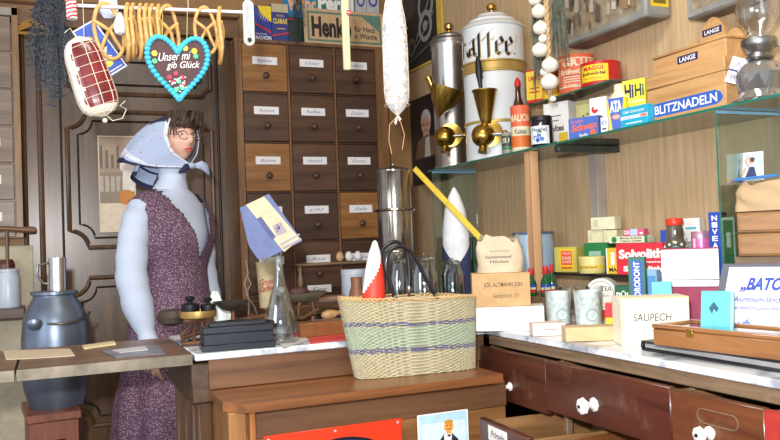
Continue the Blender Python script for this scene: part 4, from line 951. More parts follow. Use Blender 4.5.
for i, (xl, xr, yt, Y, lab) in enumerate(((391, 412, 256, 2.72, 'clear glass jar behind the left basket handle'), (412, 440, 254, 2.68, 'wider clear glass jar between the basket handle ends'), (442, 466, 258, 2.75, 'clear glass jar behind the right rim of the basket'))):
    f = fit(xl, xr, yt, None, Z1, Y=Y); r = f['w'] / 2; h = f['h']
    t = thing('glass_jar', lab, 'jar', f['loc'], f['rz'], 'clear glass jars')
    m = MB(); m.lathe([(r * .9, 0), (r, .01), (r, h * .72), (r * .8, h * .84), (r * .72, h * .9), (r * .68, h * .9), (r * .77, h * .83), (r * .96, h * .7), (r * .95, .014)], GLASS((228, 236, 236), .16), 32); m.build('body', t)
    m = MB(); m.lathe([(r * .78, h * .905), (r * .8, h * .93), (r * .5, h * .97), (r * .12, h * .98), (r * .16, h), (.001, h * 1.01)], GLASS((228, 236, 236), .2), 28); m.build('lid', t)
f = fit(381, 417, 168, None, Z1, Y=2.86); r = f['w'] / 2; h = f['h']
t = thing('drip_coffee_pot', 'tall two tier nickel coffee pot behind the straw basket', 'coffee pot', f['loc'], f['rz'])
NK = M((150, 142, 132), .16, 1, var=.25, scale=14)
m = MB(); m.lathe([(r * .9, 0), (r * .97, .01), (r * .97, h * .72)], NK, 40); m.lathe([(r * 1.0, h * .45), (r * 1.02, h * .455), (r * 1.0, h * .46)], NK, 40, caps=False); m.build('lower_body', t)
m = MB(); m.lathe([(r * 1.15, h * .715), (r * 1.18, h * .722), (r * 1.15, h * .732), (r * .98, h * .735), (r * .92, h * .96), (r * .96, h * .97), (r * .96, h * .985), (r * .86, h * .992)], NK, 40); m.build('upper_body', t)
m = MB(); m.lathe([(r * .84, h * .993), (r * .5, h * 1.002), (.008, h * 1.01), (.004, h * 1.015), (.008, h * 1.02), (.008, h * 1.028), (.001, h * 1.034)], NK, 32); m.build('lid', t)
# ------------------------------------------------------------ straw basket
bl = onZ(358, 379.5, ZL + .001); br = onZ(476, 368, ZL + .001)
dv = br - bl; W = math.hypot(dv.x, dv.y); rzk = math.atan2(dv.y, dv.x)
nrm = Vector((math.sin(rzk), -math.cos(rzk), 0)); H = onP(410, 297, (bl + br) / 2, nrm).z - ZL
k_ = W / 116.0
t = thing('straw_basket', 'woven straw shopping basket with navy stripes and black handles', 'basket', ((bl.x + br.x) / 2, (bl.y + br.y) / 2 - .024, ZL + .001), rzk)
STR = M((180, 172, 142), .7, var=.15, scale=90); SGR = M((164, 176, 152), .7, var=.15, scale=90); SNV = M((92, 98, 140), .7, var=.2, scale=90)
mk = MB(); NS = 240; ROWS = 46; rings = []
def bring(v, disp, par):
    hw = W / 2 * (1 + .13 * v); cx = -W * .035 * v; hd = .048 + .022 * v; r = []
    sag = 0
    for i in range(NS):
        a = 2 * PI * i / NS; c, s = math.cos(a), math.sin(a)
        x = math.copysign(abs(c) ** .55, c); y = math.copysign(abs(s) ** .6, s)
        dd = disp * math.cos(2 * PI * i / NS * 40 + PI * par)
        vv = v + .012 * math.sin(a * 3 + 4 * v) * v
        r.append((cx + (hw + dd) * x, .050 + .012 * v + (hd + dd) * y, vv * H * (.965 + .035 * x * -1)))
    return r
vs = []; idx = []
mats_row = []
for j in range(ROWS):
    v0, v1 = j / ROWS, (j + .5) / ROWS
    rings.append(bring(v0, .0, j)); rings.append(bring(v1, .0048, j)); mats_row += [v1, v1]
rings.append(bring(1, 0, 0))
for j in range(len(rings) - 1):
    v = j / (len(rings) - 1)
    mt = SNV if (.315 < v < .375 or .655 < v < .71) else SGR if .37 < v < .65 else STR
    if mt is SNV:
        for i in range(NS):
            i2 = (i + 1) % NS; mk.add([rings[j][i], rings[j][i2], rings[j + 1][i2], rings[j + 1][i]], [[0, 1, 2, 3]], SNV if math.sin(i * .52 + j * 2.2) > -.35 else STR)
    else: mk.loft([rings[j], rings[j + 1]], mt, caps=False)
inner = [[(x * .965, .058 + (y - .058) * .93, z) for x, y, z in rings[j]] for j in range(len(rings) - 1, 0, -8)]
mk.loft([rings[-1]] + inner, STR, caps=False); mk.add([tuple(p) for p in rings[0]], [list(range(NS))[::-1]], STR)
bd = mk.build('body', t, sharp=75)
# twisted rim
m = MB(); pts = []
base = bring(1.0, 0, 0)
for q in range(2):
    P = []
    for i in range(0, NS, 1):
        x, y, z = base[i]; ph = 2 * PI * i / NS * 36 + PI * q; P.append((x, y + .003 * math.cos(ph), z + .004 + .005 * math.sin(ph)))
    m.tube(P, .0028, M((196, 166, 116), .7), 5, closed=True)
m.build('rim', t)
inv = t.matrix_basis.inverted() if False else Matrix.Rotation(-rzk, 4, 'Z') @ Matrix.Translation(-Vector(t.location))
def handle(pix, dy, lab):
    pl_ = (bl + br) / 2 - nrm * dy; P = [inv @ onP(x, y, pl_, nrm) for x, y in pix]
    Q = []
    for i in range(len(P) - 1):
        p0, p1, p2, p3 = P[max(i - 1, 0)], P[i], P[i + 1], P[min(i + 2, len(P) - 1)]
        for s in range(6):
            u = s / 6; Q.append(.5 * ((2 * p1) + (p2 - p0) * u + (2 * p0 - 5 * p1 + 4 * p2 - p3) * u * u + (3 * p1 - p0 - 3 * p2 + p3) * u ** 3))
    Q.append(P[-1]); m = MB(); m.tube(Q, .0068, M((24, 26, 34), .25, coat=.4), 12); h = m.build('handle', t); h['label'] = lab
    for e, e2 in ((Q[0], Q[3]), (Q[-1], Q[-4])):
        d = (e - e2).normalized(); m = MB(); m.tube([e - d * .008, e + d * .008, e + d * .026], [.0075, .008, .003], SILV, 10); m.build('clip', h)
handle([(395, 298), (390, 282), (386, 268), (388, 254), (396, 247), (406, 248), (415, 257), (425, 277), (436, 296)], -.004, 'front black leather handle')
handle([(372, 292), (373, 278), (377, 260), (386, 246), (397, 242), (406, 250), (409, 268), (409, 289)], .105, 'rear black leather handle')
f = fit(360, 384, 240, None, ZL + .02, Y=t.location.y + .058); r = f['w'] / 2; h = f['h']
m = MB(); n = 28; prof = [(r, 0), (r, h * .5), (r * .94, h * .62), (r * .78, h * .76), (r * .5, h * .9), (r * .2, h * .985), (.001, h)]
prof2 = []
for j in range(len(prof) - 1):
    for s in range(5):
        u = s / 5; prof2.append((prof[j][0] * (1 - u) + prof[j + 1][0] * u, prof[j][1] * (1 - u) + prof[j + 1][1] * u))
for j in range(len(prof2) - 1):
    for i in range(n):
        a0, a1 = 2 * PI * i / n, 2 * PI * (i + 1) / n; (r0, z0), (r1, z1_) = prof2[j], prof2[j + 1]
        zz = z0 / h - .72 - .14 * math.cos(a0)
        m.add([(r0 * math.cos(a0), r0 * math.sin(a0), z0), (r0 * math.cos(a1), r0 * math.sin(a1), z0), (r1 * math.cos(a1), r1 * math.sin(a1), z1_), (r1 * math.cos(a0), r1 * math.sin(a0), z1_)], [[0, 1, 2, 3]], M((235, 236, 240), .5) if zz > 0 or z0 / h < .5 and math.cos(a0) < -.6 else M((225, 60, 40), .5))
o = m.build('paper_cone', loc=f['loc'], rot=(0, .06, f['rz'])); tag(o, 'white and red pointed paper cone sticking out of the straw basket', 'paper cone')
# ------------------------------------------------------------ signs on the counter front
f = fit(271, 410, 425, 0, 0, Y=YF - .245)
f = dict(loc=(f['loc'][0], YF - .2445, .40), rz=0, w=f['w'], h=oz(340, 426, YF - .2445) - .40)
def art(a):
    a.disc(.55, .48, .40, M((24, 28, 44), .25), n=48, rv=.40)
    a.disc(.55, .48, .375, M((46, 50, 66), .25), n=48, rv=.37); a.disc(.55, .48, .36, M((24, 28, 44), .25), n=48, rv=.35)
    for u in (.03, .5, .97): a.disc(u, .96, .009, M((180, 180, 185), .3))
f['h'] = f['h']
o = pbox('enamel_sign', 'orange red enamel sign with a large dark oval on the counter front', 'sign', f, .004, M((226, 62, 34), .2, coat=.6, var=.03), art); o.location.y -= .004
p = onY(416.5, 415.5, YF - .2445); q = onY(467, 408.5, YF - .2445)
f = dict(loc=((p.x + q.x) / 2, YF - .250, (p.z + q.z) / 2 - .15), rz=0, w=q.x - p.x, h=.15)
def art(a):
    a.rect(.03, .97, .04, .98, M((176, 212, 236), .4)); a.rect(.06, .94, .1, .8, M((206, 230, 240), .4)); SK = M((225, 160, 70))
    a.poly([(.34, .0), (.40, .42), (.5, .56), (.66, .56), (.78, .42), (.84, 0)], M((28, 34, 52))); a.poly([(.52, .2), (.5, .54), (.58, .58), (.66, .54), (.62, .2)], WHT)
    a.disc(.60, .70, .095, SK, rv=.11); a.rect(.55, .65, .55, .64, SK); a.disc(.60, .79, .09, M((200, 140, 50)), rv=.05); a.line([(.55, .66), (.6, .645), (.65, .66)], .003, M((150, 60, 40)))
    a.disc(.565, .72, .012, BLK); a.disc(.635, .72, .012, BLK); a.poly([(.55, .52), (.6, .49), (.65, .52), (.6, .545)], BLK)
pbox('picture_card', 'pale blue card with a cheerful man in dark tailcoat on the counter front', 'card', f, .003, WHT, art)
# ------------------------------------------------------------ left hand marble: scale, weights, decanter
Zm = ZC + .001
RUST = M((112, 78, 56), .6, .5, var=.35, scale=20, bump=.2)
f = fit(204, 274, 322, -4, Zm, yb=349.5)
t = thing('cash_box', 'flat black metal box with a stepped lid in front of the scale', 'box', f['loc'], f['rz']); w, h = f['w'], f['h']
BM = M((38, 42, 52), .35, .3, var=.1)
m = MB(); m.box(-w / 2 - .004, w / 2 + .004, -.004, .11, 0, h * .22, BM); m.box(-w / 2, w / 2, 0, .106, h * .22, h * .62, BM); m.build('body', t)
m = MB(); m.box(-w / 2 - .001, w / 2 + .001, -.002, .108, h * .63, h * .86, BM); m.box(-w / 2 + .02, w / 2 - .02, .016, .09, h * .86, h, BM); m.build('lid', t)
# the scale
sp = onZ(196, 341, Zm); YS_ = 2.68
s0 = anchor(199, 320, Zm, Y=2.66)
t = thing('balance_scale', 'rusty iron shop balance with a brass pan and a grey pan', 'scale', (s0.x, s0.y, Zm), 0)
def lp(px, py, Y=2.66): p = onY(px, py, Y); return Vector((p.x - s0.x, p.y - s0.y, p.z - Zm))
pz = lp(199, 312, 2.66).z
rp = (lp(218, 311) - lp(181, 311)).length / 2
m = MB(); m.lathe([(rp * .7, -.006), (rp * .98, .0), (rp, .008), (rp, .022), (rp * .97, .022), (rp * .96, .01), (.001, .008)], M((196, 164, 100), .35, .8), 40, caps=False, T=Matrix.Translation((0, 0, pz - .016))); o = m.build('pan', t); o['label'] = 'round brass pan'
m = MB(); q = lp(231, 305, 2.7)
m.lathe([(.012, -.02), (.03, -.016), (.058, .008), (.06, .014), (.055, .012), (.02, -.008)], M((96, 92, 86), .4, .8), 32, T=Matrix.Translation(q), caps=True, sq=.8); o = m.build('pan', t); o['label'] = 'grey iron dish pan'
m = MB()
for k, x in enumerate((-.045, -.015, .02, .045)):
    m.tube([(x, -.01, .0), (x * 1.3, -.02, pz * .35), (x * .6, 0, pz * .6), (x * .8, .0, pz - .024)], [.008, .006, .005, .005], RUST, 8)
m.tube([(-.05, -.01, pz - .026), (.05, -.01, pz - .026)], .006, RUST, 8); m.tube([(-.06, -.03, .008), (.07, -.03, .008)], .007, RUST, 8); m.build('pan_bracket', t)
m = MB(); a, b_ = lp(183, 338), lp(282, 312, 2.74)
m.tube([a, a + (b_ - a) * .3 + Vector((0, 0, .012)), a + (b_ - a) * .6 + Vector((0, 0, .006)), b_], [.008, .012, .012, .008], RUST, 10); m.tube([lp(200, 330), lp(262, 320, 2.74)], .006, RUST, 8)
for k in range(5):
    c = a + (b_ - a) * (.2 + .16 * k); m.tube([c, c + Vector((0, .01, .02)), c + Vector((.02, .01, .01))], .0035, RUST, 6)
m.build('beam', t)
m = MB(); m.box(-.03, .26, -.02, .06, 0, .014, M((64, 52, 46), .6, .4), .004); m.tube([(.12, .02, .014), (.12, .02, .06), (.12, .02, .10)], [.02, .01, .006], RUST, 10); m.build('base', t)
m = MB(); c = lp(248, 300, 2.72); m.tube([c + Vector((0, 0, -.06)), c + Vector((.004, 0, 0)), c + Vector((-.01, 0, .06)), c + Vector((.004, 0, .09)), c + Vector((-.002, 0, .14))], .0035, M((120, 110, 96), .5, .5), 6)
m.tube([c + Vector((.03, 0, -.05)), c + Vector((.02, 0, -.02)), c + Vector((-.006, 0, .02)), c + Vector((.012, 0, .055)), c + Vector((.0, 0, .09))], .003, M((120, 110, 96), .5, .5), 6); m.build('hanger', t)
m = MB(); c = lp(172, 312, 2.74); m.lathe([(.02, 0), (.045, .01), (.05, .03), (.04, .05), (.02, .055)], M((70, 60, 52), .6, .4), 24, T=Matrix.Translation(c + Vector((.0, 0, -.045)))); m.build('left_bearing', t)
for i, (px, yt, wd, lab) in enumerate(((190, 291, 15, 'larger black iron weight, left on the brass pan'), (208, 295, 13, 'smaller black iron weight, right on the brass pan'))):
    c = anchor(px, 305, Zm + pz, Y=2.655); r = wd * .0037 / 2; z0 = Zm + pz - .0065
    tw = thing('iron_weight', lab, 'weight', (c.x, c.y - .005, z0), 0, 'iron weights on the scale')
    m = MB(); m.lathe([(r, 0), (r * 1.04, .003), (r * 1.04, r * 1.2), (r * .9, r * 1.32), (r * .4, r * 1.4)], IRON, 28); m.build('body', tw)
    m = MB(); m.lathe([(r * .35, r * 1.41), (r * .28, r * 1.6), (r * .55, r * 1.8), (r * .6, r * 2.05), (r * .4, r * 2.2), (.001, r * 2.25)], IRON, 20); m.build('knob', tw)
# crumpled white paper
c = anchor(219, 300, Zm, Y=2.83); m = MB(); rings = []
for j in range(12):
    v = j / 11; rings.append([((.055 * (1 - v ** 1.5 * .8)) * math.cos(a) * (1 + .18 * math.sin(3 * a + 4 * v)) - .02 * v, .03 * (1 - v * .7) * math.sin(a) * (1 + .2 * math.sin(4 * a)), .155 * v * (1 + .06 * math.sin(5 * a))) for a in [2 * PI * i / 32 for i in range(32)]])
m.loft(rings, M((226, 236, 236), .7, bump=.5, scale=12)); o = m.build('crumpled_paper', loc=(c.x + .01, c.y, Zm)); tag(o, 'crumpled white paper standing behind the scale by the mannequin', 'paper')
# decanter
f = fit(264, 299, 236, None, Zm, yb=343); r = f['w'] / 2 * .98; h = f['h']
m = MB(); m.lathe([(r * .8, 0), (r * .95, .01), (r, h * .12), (r * .93, h * .24), (r * .62, h * .42), (r * .34, h * .56), (r * .25, h * .68), (r * .23, h * .96), (r * .33, h * .98), (r * .33, h),
    (r * .22, h * .995), (r * .18, h * .96), (r * .2, h * .68), (r * .3, h * .56), (r * .57, h * .42), (r * .88, h * .24), (r * .94, h * .12), (r * .88, .018), (.001, .02)], GLASS((246, 250, 250), .12), 40)
o = m.build('decanter', loc=f['loc']); tag(o, 'tall clear glass decanter with narrow neck beside the black metal box', 'decanter')
dz = h; dl = f['loc']
# blue and cream paper bag over its neck
pl_ = Vector((dl[0], dl[1] - .018, 0)); nb = Vector((0, -1, 0)); nb = Vector((math.sin(f['rz']), -math.cos(f['rz']), 0))
def bp(x, y): return onP(x, y, pl_, nb)
BB2 = M((92, 106, 150), .65, bump=.1)
qd = [bp(240, 208), bp(269, 194), bp(302, 241), bp(270, 257), bp(258, 259), bp(249, 246)]
m = MB(); n = len(qd); th = -nb * -.003
F1 = [tuple(q + nb * .012) for q in qd]; ctr = sum(qd, Vector()) / n
F1b = [tuple(q) for q in qd]
vs = F1 + [tuple(q - nb * .014) for q in qd]
m.add(vs, [list(range(n))[::-1], [n + i for i in range(n)]] + [[i, (i + 1) % n, n + (i + 1) % n, n + i] for i in range(n)], BB2)
cr = [bp(246, 205), bp(264, 196.5), bp(300, 239), bp(284, 252)]
m.add([tuple(q + nb * .0126) for q in cr], [[0, 1, 2, 3][::-1]], M((192, 182, 152), .65))
for quad, mt in (([(257, 219), (261, 216.5), (276, 237), (272, 240)], M((70, 74, 120))), ([(272, 226), (281, 222), (287, 232), (277, 236)], M((150, 140, 150))), ([(280, 244), (299, 233.5), (300, 235), (281, 246)], M((150, 140, 150))), ([(282, 247.5), (301, 238), (301.5, 240), (283, 250)], M((150, 140, 150)))):
    m.add([tuple(bp(*q) + nb * .013) for q in quad], [[0, 1, 2, 3][::-1]], mt)
cc = bp(279, 228)
for k in range(6): m.tube([cc + nb * .0135 + Vector((0, 0, 0)), cc + nb * .0135 + Vector((.014 * math.cos(k * 1.05), 0, .014 * math.sin(k * 1.05)))], .0012, M((70, 70, 110)), 4)
o = m.build('paper_bag'); tag(o, 'blue and cream paper bag slipped tilted over the decanter neck', 'paper bag')
# papers
def sheet(name, label, pts, z, mat, cat='paper', t=.002):
    P = [onZ(x, y, z) for x, y in pts]; c = sum(P, Vector()) / len(P); m = MB(); n = len(P)
    vs = [tuple(q - c) for q in P] + [tuple(q - c + Vector((0, 0, t))) for q in P]
    m.add(vs, [list(range(n)), [n + i for i in range(n)][::-1]] + [[i, n + i, n + (i + 1) % n, (i + 1) % n] for i in range(n)], mat)
    return tag(m.build(name, loc=c), label, cat)
sheet('booklet', 'thin red booklet at the front edge of the left marble slab', [(308, 339), (346, 334), (349, 339), (311, 344)], Zm, M((206, 70, 66), .5), 'booklet', .004)
sheet('booklet', 'grey white booklet left of the thin red booklet', [(278, 343), (304, 337), (309, 341), (283, 348)], Zm, M((200, 196, 196), .6), 'booklet', .004)
o = sheet('paper_sheet', 'loose yellowed paper sheet on the left end of the counter flap', [(3, 351), (70, 349), (75, 356), (62, 357), (30, 359), (6, 360)], ZC + .001, M((206, 190, 164), .7))
sheet('paper_sheet', 'small folded cream strip of paper on the back edge of the flap', [(82, 347), (114, 342.5), (116, 345), (84, 349.5)], ZC + .001, M((222, 204, 160), .7), t=.006)
sheet('photo_leaflet', 'grey blue picture leaflet on the counter flap near the marble', [(101, 351), (158, 345), (165, 354), (116, 358)], ZC + .001, M((120, 120, 132), .4, var=.4, scale=12), 'leaflet')
sheet('paper_sheet', 'white paper patch lying beside the grey blue leaflet', [(112, 350.5), (145, 346.5), (148, 350), (120, 353)], ZC + .0035, M((196, 196, 198), .5))
# orange wooden box, pear shaped handle, odds behind
f = fit(300, 346, 322, 0, Zm, yb=337)
t = thing('wooden_box', 'low orange brown wooden box behind the red booklet', 'box', f['loc'], 0); w, h = f['w'], f['h']
m = MB(); m.box(-w / 2, w / 2, 0, .08, 0, h, ORW, .002); m.build('body', t)
for k in range(3):
    m = MB(); m.box(-w / 2 + .003 + k * w / 3, -w / 2 - .003 + (k + 1) * w / 3, -.003, 0, .004, h - .004, ORW, .001); m.build('front_panel', t)
p = anchor(332, 309, Zm, Y=2.78); z = lp(332, 309, 2.78).z
m = MB(); m.lathe([(.001, -.04), (.012, -.034), (.018, -.015), (.015, .008), (.008, .025), (.009, .036), (.001, .04)], WOOD((150, 110, 66), (190, 150, 100), 'Z'), 20, T=Matrix.Rotation(PI / 2 - .1, 4, 'Y'))
hz = Zm + .055
o = m.build('wooden_pestle', loc=(p.x, p.y, hz)); tag(o, 'turned pear shaped wooden pestle lying behind the orange wooden box', 'pestle')
b = MB(); b.box(-.06, .06, -.04, .05, 0, .034, M((170, 170, 176), .5, var=.3, scale=14), .006); b.box(-.03, .02, -.045, -.04, .004, .03, M((70, 66, 80), .5), .001)
o = b.build('cloth_bundle', loc=(p.x - .01, p.y, Zm)); tag(o, 'grey and black bundle under the turned wooden pestle', 'bundle')
# second scale behind
s1 = anchor(303, 310, Zm, Y=2.84)
t = thing('balance_scale', 'rusty iron balance frame carrying the shallow dish behind the decanter', 'scale', (s1.x, s1.y, Zm), 0)
def lq(px, py, Y=2.84): q = onY(px, py, Y); return q - Vector((s1.x, s1.y, Zm))
m = MB()
m.tube([lq(284, 302), lq(300, 300), lq(318, 301)], .008, RUST, 8); m.tube([lq(286, 314), lq(302, 318), lq(318, 309)], .009, RUST, 8)
for (a, b_) in (((287, 302), (290, 318)), ((300, 300), (298, 316)), ((312, 301), (315, 314)), ((293, 308), (308, 306))): m.tube([lq(*a), lq(*b_)], .007, RUST, 8)
for x in (290, 313): q = lq(x, 316); m.tube([q, (q.x, q.y, 0)], .009, RUST, 8)
m.tube([lq(318, 300), lq(345, 298)], .012, M((120, 92, 78), .6), 8); m.build('frame', t)
m = MB(); c = lq(303, 292); m.lathe([(.03, -.035), (.05, -.03), (.085, -.008), (.09, 0), (.086, 0), (.05, -.022)], M((128, 120, 98), .4, .7), 36, T=Matrix.Translation((c.x, c.y, c.z))); o = m.build('dish', t); o['label'] = 'shallow grey metal dish'
m = MB(); m.tube([(c.x, c.y, c.z - .03), (c.x, c.y, lq(303, 300).z)], .012, RUST, 10); m.build('stem', t)
zd = s1.z + c.z - .02
m = MB(); m.ball((0, 0, .022), .03, M((72, 38, 38), .6, bump=.4), 16, sc=(1.3, .8, .6)); o = m.build('dried_fruit', loc=(s1.x + c.x - .015, s1.y + c.y, zd)); tag(o, 'dark red dried fruit lying in the shallow dish behind the decanter', 'fruit')
# cup
f = fit(257, 278, 262, None, .901, Y=3.72); r = f['w'] / 2; h = f['h']
m = MB(); m.lathe([(r * .72, 0), (r * .75, .004), (r * .97, h * .97), (r * 1.03, h * .97), (r * 1.03, h), (r * .93, h), (r * .7, .01)], M((222, 206, 166), .5), 36)
A = Art(m, r * PI, h, R=r * .93); RD = M((190, 60, 50)); A.text('Gruss', .25, .75, .48, .62, RD, .01, .5, slope=.06); A.text('Kaffee', .22, .75, .34, .46, RD, .01, .5, slope=.06); A.line([(.2, .32), (.78, .40)], .003, RD)
o = m.build('paper_cup', loc=f['loc'], rz=f['rz']); tag(o, 'cream cup with slanting red lettering between decanter and mannequin', 'cup')
# egg rack
YR_ = 3.86; e0 = anchor(299, 258, .901, Y=YR_); ze = onY(330, 263.5, YR_).z; xR = onY(392, 262, YR_).x
t = thing('egg_rack', 'small turned wooden rack with a rail holding eggs before the drawers', 'rack', (e0.x, YR_, .901), 0)
m = MB(); m.box(-.01, xR - e0.x, -.035, .035, ze - .901 - .006, ze - .901 + .006, WOOD((110, 86, 62), (150, 124, 94), 'X'), .004); m.build('rail', t)
for x in (0.012, xR - e0.x - .03):
    m = MB(); H_ = ze - .901 - .007; m.lathe([(.02, 0), (.02, .01), (.009, .02), (.012, H_ * .4), (.017, H_ * .6), (.009, H_ * .8), (.014, H_ - .01), (.014, H_)], WOOD((100, 78, 58), (140, 114, 86), 'Z'), 18, T=Matrix.Translation((x, 0, 0))); m.build('post', t)
for px, lab, mt in ((340, 'tan egg, leftmost of the three on the rack rail', M((200, 170, 120))), (349, 'white egg, middle of the three on the rack rail', M((232, 232, 234))), (358, 'white egg, rightmost of the three on the rack rail', M((232, 232, 234)))):
    c = anchor(px, 253, ze + .006, Y=YR_); m = MB(); m.lathe([(.001, 0), (.010, .003), (.019, .014), (.021, .024), (.017, .04), (.009, .05), (.001, .052)], mt, 20)
    o = m.build('egg', loc=(c.x, c.y, ze + .0065)); tag(o, lab, 'egg', 'eggs on the rack')
f = fit(342, 367, 269, None, .901, Y=3.84); r = f['w'] / 2; h = f['h']
t = thing('white_canister', 'white round canister under the egg rail', 'canister', f['loc'], 0)
lathe_thing(t, 'body', [(r * .95, 0), (r, .004), (r, h * .82)], M((206, 214, 228), .4)); lathe_thing(t, 'lid', [(r * 1.04, h * .825), (r * 1.04, h * .97), (r, h)], M((206, 214, 228), .4))
f = fit(350, 366, 277, None, Zm, Y=2.93); r = f['w'] / 2; h = f['h']
m = MB(); m.lathe([(r, 0), (r * 1.05, h * .6), (r * .7, h * .8), (r * .75, h)], M((130, 86, 56), .5), 28); o = m.build('clay_jug', loc=f['loc']); tag(o, 'brown clay jug rim showing behind the left side of the basket', 'jug')
# ------------------------------------------------------------ milk churn and left edge
f = fit(22, 91, 291, None, .63, Y=3.25); r = f['w'] / 2; h = f['h']; ZN = M((112, 124, 142), .38, .75, var=.18, scale=8)
t = thing('milk_churn', 'large grey zinc milk churn with bail handle standing on a stool', 'milk churn', f['loc'], f['rz'])
m = MB(); hb = h * 1.0
m.lathe([(r * .82, 0), (r * .86, .02), (r * .97, .08), (r, hb * .35), (r * .99, hb * .6), (r * .93, hb * .76), (r * .78, hb * .88), (r * .64, hb * .94), (r * .62, h - .014), (r * .7, h - .010), (r * .7, h), (r * .6, h)], ZN, 48); m.build('body', t)
m = MB()
m.tube([(r * .85 * math.cos(a) * 1.02 + .02, -r * .98 * math.sin(a), hb * .80 - .10 * math.sin(a) * .3) for a in [PI * (.02 + .96 * k / 20) for k in range(21)]], .005, M((90, 84, 76), .4, .7), 8); m.build('bail_handle', t)
for sx in (-1,):
    m = MB(); m.lathe([(.022, 0), (.022, .006), (.010, .012)], ZN, 18, T=Matrix.Translation((-.07, -r * .90, hb * .74)) @ Matrix.Rotation(PI / 2 + .2, 4, 'X')); m.build('handle_lug', t)
zt0 = .63 + h
f2 = fit(49, 67, 258, None, zt0 - .0, Y=3.25); r2 = f2['w'] / 2; h2 = f2['h']
t2 = thing('measuring_cup', 'shiny nickel measuring cup on top of the milk churn', 'cup', (f2['loc'][0], f2['loc'][1], zt0 + .001), f2['rz'])
lathe_thing(t2, 'body', [(r2, 0), (r2, h2), (r2 * .94, h2), (r2 * .93, .006)], STEEL)
m = MB(); m.tube([(-r2, 0, h2 * .85), (-r2 - .035, 0, h2 * .8), (-r2 - .04, 0, h2 * .5), (-r2 - .02, 0, h2 * .25), (-r2, 0, h2 * .2)], .005, TINM, 8); m.build('handle', t2)
f = fit(31, 80, 397, 7, 0, Y=3.08)
RW = WOOD((112, 62, 46), (150, 90, 66), 'Z', scale=5)
t = thing('wooden_stool', 'red brown wooden stand under the zinc milk churn', 'stool', (f['loc'][0] + .01, 3.10, 0), math.radians(5)); w = f['w'] / 2 * 1.02
m = MB(); m.box(-w - .01, w + .01, -.01, .31, .598, .629, RW, .004); m.box(-w + .04, w - .04, 0, .018, .53, .597, RW, .002); m.build('top', t)
for sx in (-1, 1):
    for sy in (0, 1):
        m = MB(); m.box(sx * w - sx * .045, sx * w, sy * .26, sy * .26 + .04, 0, .597, RW, .003); m.build('leg', t)
m = MB(); m.box(-w + .002, w - .002, .01, .28, .14, .16, RW); m.build('lower_board', t)
p = Vector((f['loc'][0] + .01, 3.24, .161))
m = MB(); m.lathe([(.07, 0), (.082, .01), (.082, .27), (.06, .31), (.035, .33), (.035, .36), (.04, .365)], GLASS((170, 195, 220), .2, body=.45, bodycol=(120, 150, 180)), 32); o = m.build('glass_bottle', loc=p); tag(o, 'pale blue glass vessel standing inside the red brown stool', 'bottle')
f = fit(-4, 21, 268, None, zsh + .001, Y=4.22); r = f['w'] / 2; h = f['h']
t = thing('butter_churn', 'white enamel churn with wooden crank handle on the left shelf', 'churn', f['loc'], 0); WE = M((200, 212, 226), .3, var=.04, coat=.3)
lathe_thing(t, 'body', [(r * .97, 0), (r, .01), (r, h * .74), (r * .9, h * .82), (r * .88, h * .9)], WE); lathe_thing(t, 'lid', [(r * .92, h * .905), (r * .92, h * .97), (r * .3, h)], WE)
m = MB(); zt_h = oz(6, 230, 4.22) - zsh; m.tube([(0, 0, h), (0, 0, zt_h)], .008, M((120, 100, 84), .5, .4), 10); m.build('rod', t)
m = MB(); m.tube([(-.12, 0, zt_h + .006), (.0, 0, zt_h + .006), (.05, 0, zt_h), (.11, 0, zt_h - .004), (.13, 0, zt_h - .004)], [.012, .013, .012, .017, .012], WOOD((96, 64, 42), (134, 96, 66), 'X'), 12); m.build('crank_handle', t)
m = MB(); m.lathe([(.045, 0), (.05, .03), (.05, .09), (.04, .1)], M((90, 34, 30), .4), 24); o = m.build('red_tin', loc=(f['loc'][0] - .02, 4.30, zsh + .001)); tag(o, 'dark red tin behind the white enamel churn at the left edge', 'tin')
o.scale = (1, .7, 2.3)
# ------------------------------------------------------------ things hanging above
RYr = 2.62
ra, rb2 = onY(77, 5.5, RYr), onY(251, 12.5, RYr)
m = MB(); m.tube([ra, rb2], .0055, M((236, 238, 244), .4), 10)
o = rod = m.build('hanging_rod'); tag(o, 'thin white horizontal rod from which pretzels and heart hang', 'rod')
def cordto(name, p, q, label, r=.0012, mat=STRING, par=None):
    m = MB(); m.tube([p, q], r, mat, 5); o = m.build(name); o.parent = par; o.matrix_parent_inverse = par.matrix_basis.inverted(); return o
top = 2.999
for i, (s, lab) in enumerate(((.03, 'pale cord holding the left end of the white rod'), (.62, 'pale cord holding the white rod above the gingerbread heart'))):
    p = ra.lerp(rb2, s); cordto('hanging_cord', p + Vector((0, 0, .0055)), (p.x, p.y, top), lab, par=rod)
DGH = M((214, 170, 104), .5, var=.25, scale=60, bump=.15)
def pretzel_mesh():
    m = MB(); W_, H_ = .044, .088; P = []
    for k in range(48):
        a = 2 * PI * k / 48; P.append((W_ * math.cos(a) * (1 - .1 * math.sin(a)), .003 * math.sin(3 * a), -H_ + H_ * math.sin(a)))
    m.tube(P, .0066, DGH, 10, closed=True)
    m.tube([(-W_ * .98, -.002, -.055), (-W_ * .4, -.010, -.075), (.003, -.010, -.092), (W_ * .3, -.006, -.115), (W_ * .72, -.002, -.15)], .006, DGH, 10)
    m.tube([(W_ * .98, 0, -.05), (W_ * .4, .008, -.072), (0, .008, -.09), (-W_ * .35, .006, -.115), (-W_ * .76, 0, -.146)], .006, DGH, 10)
    return m.build('pretzel')
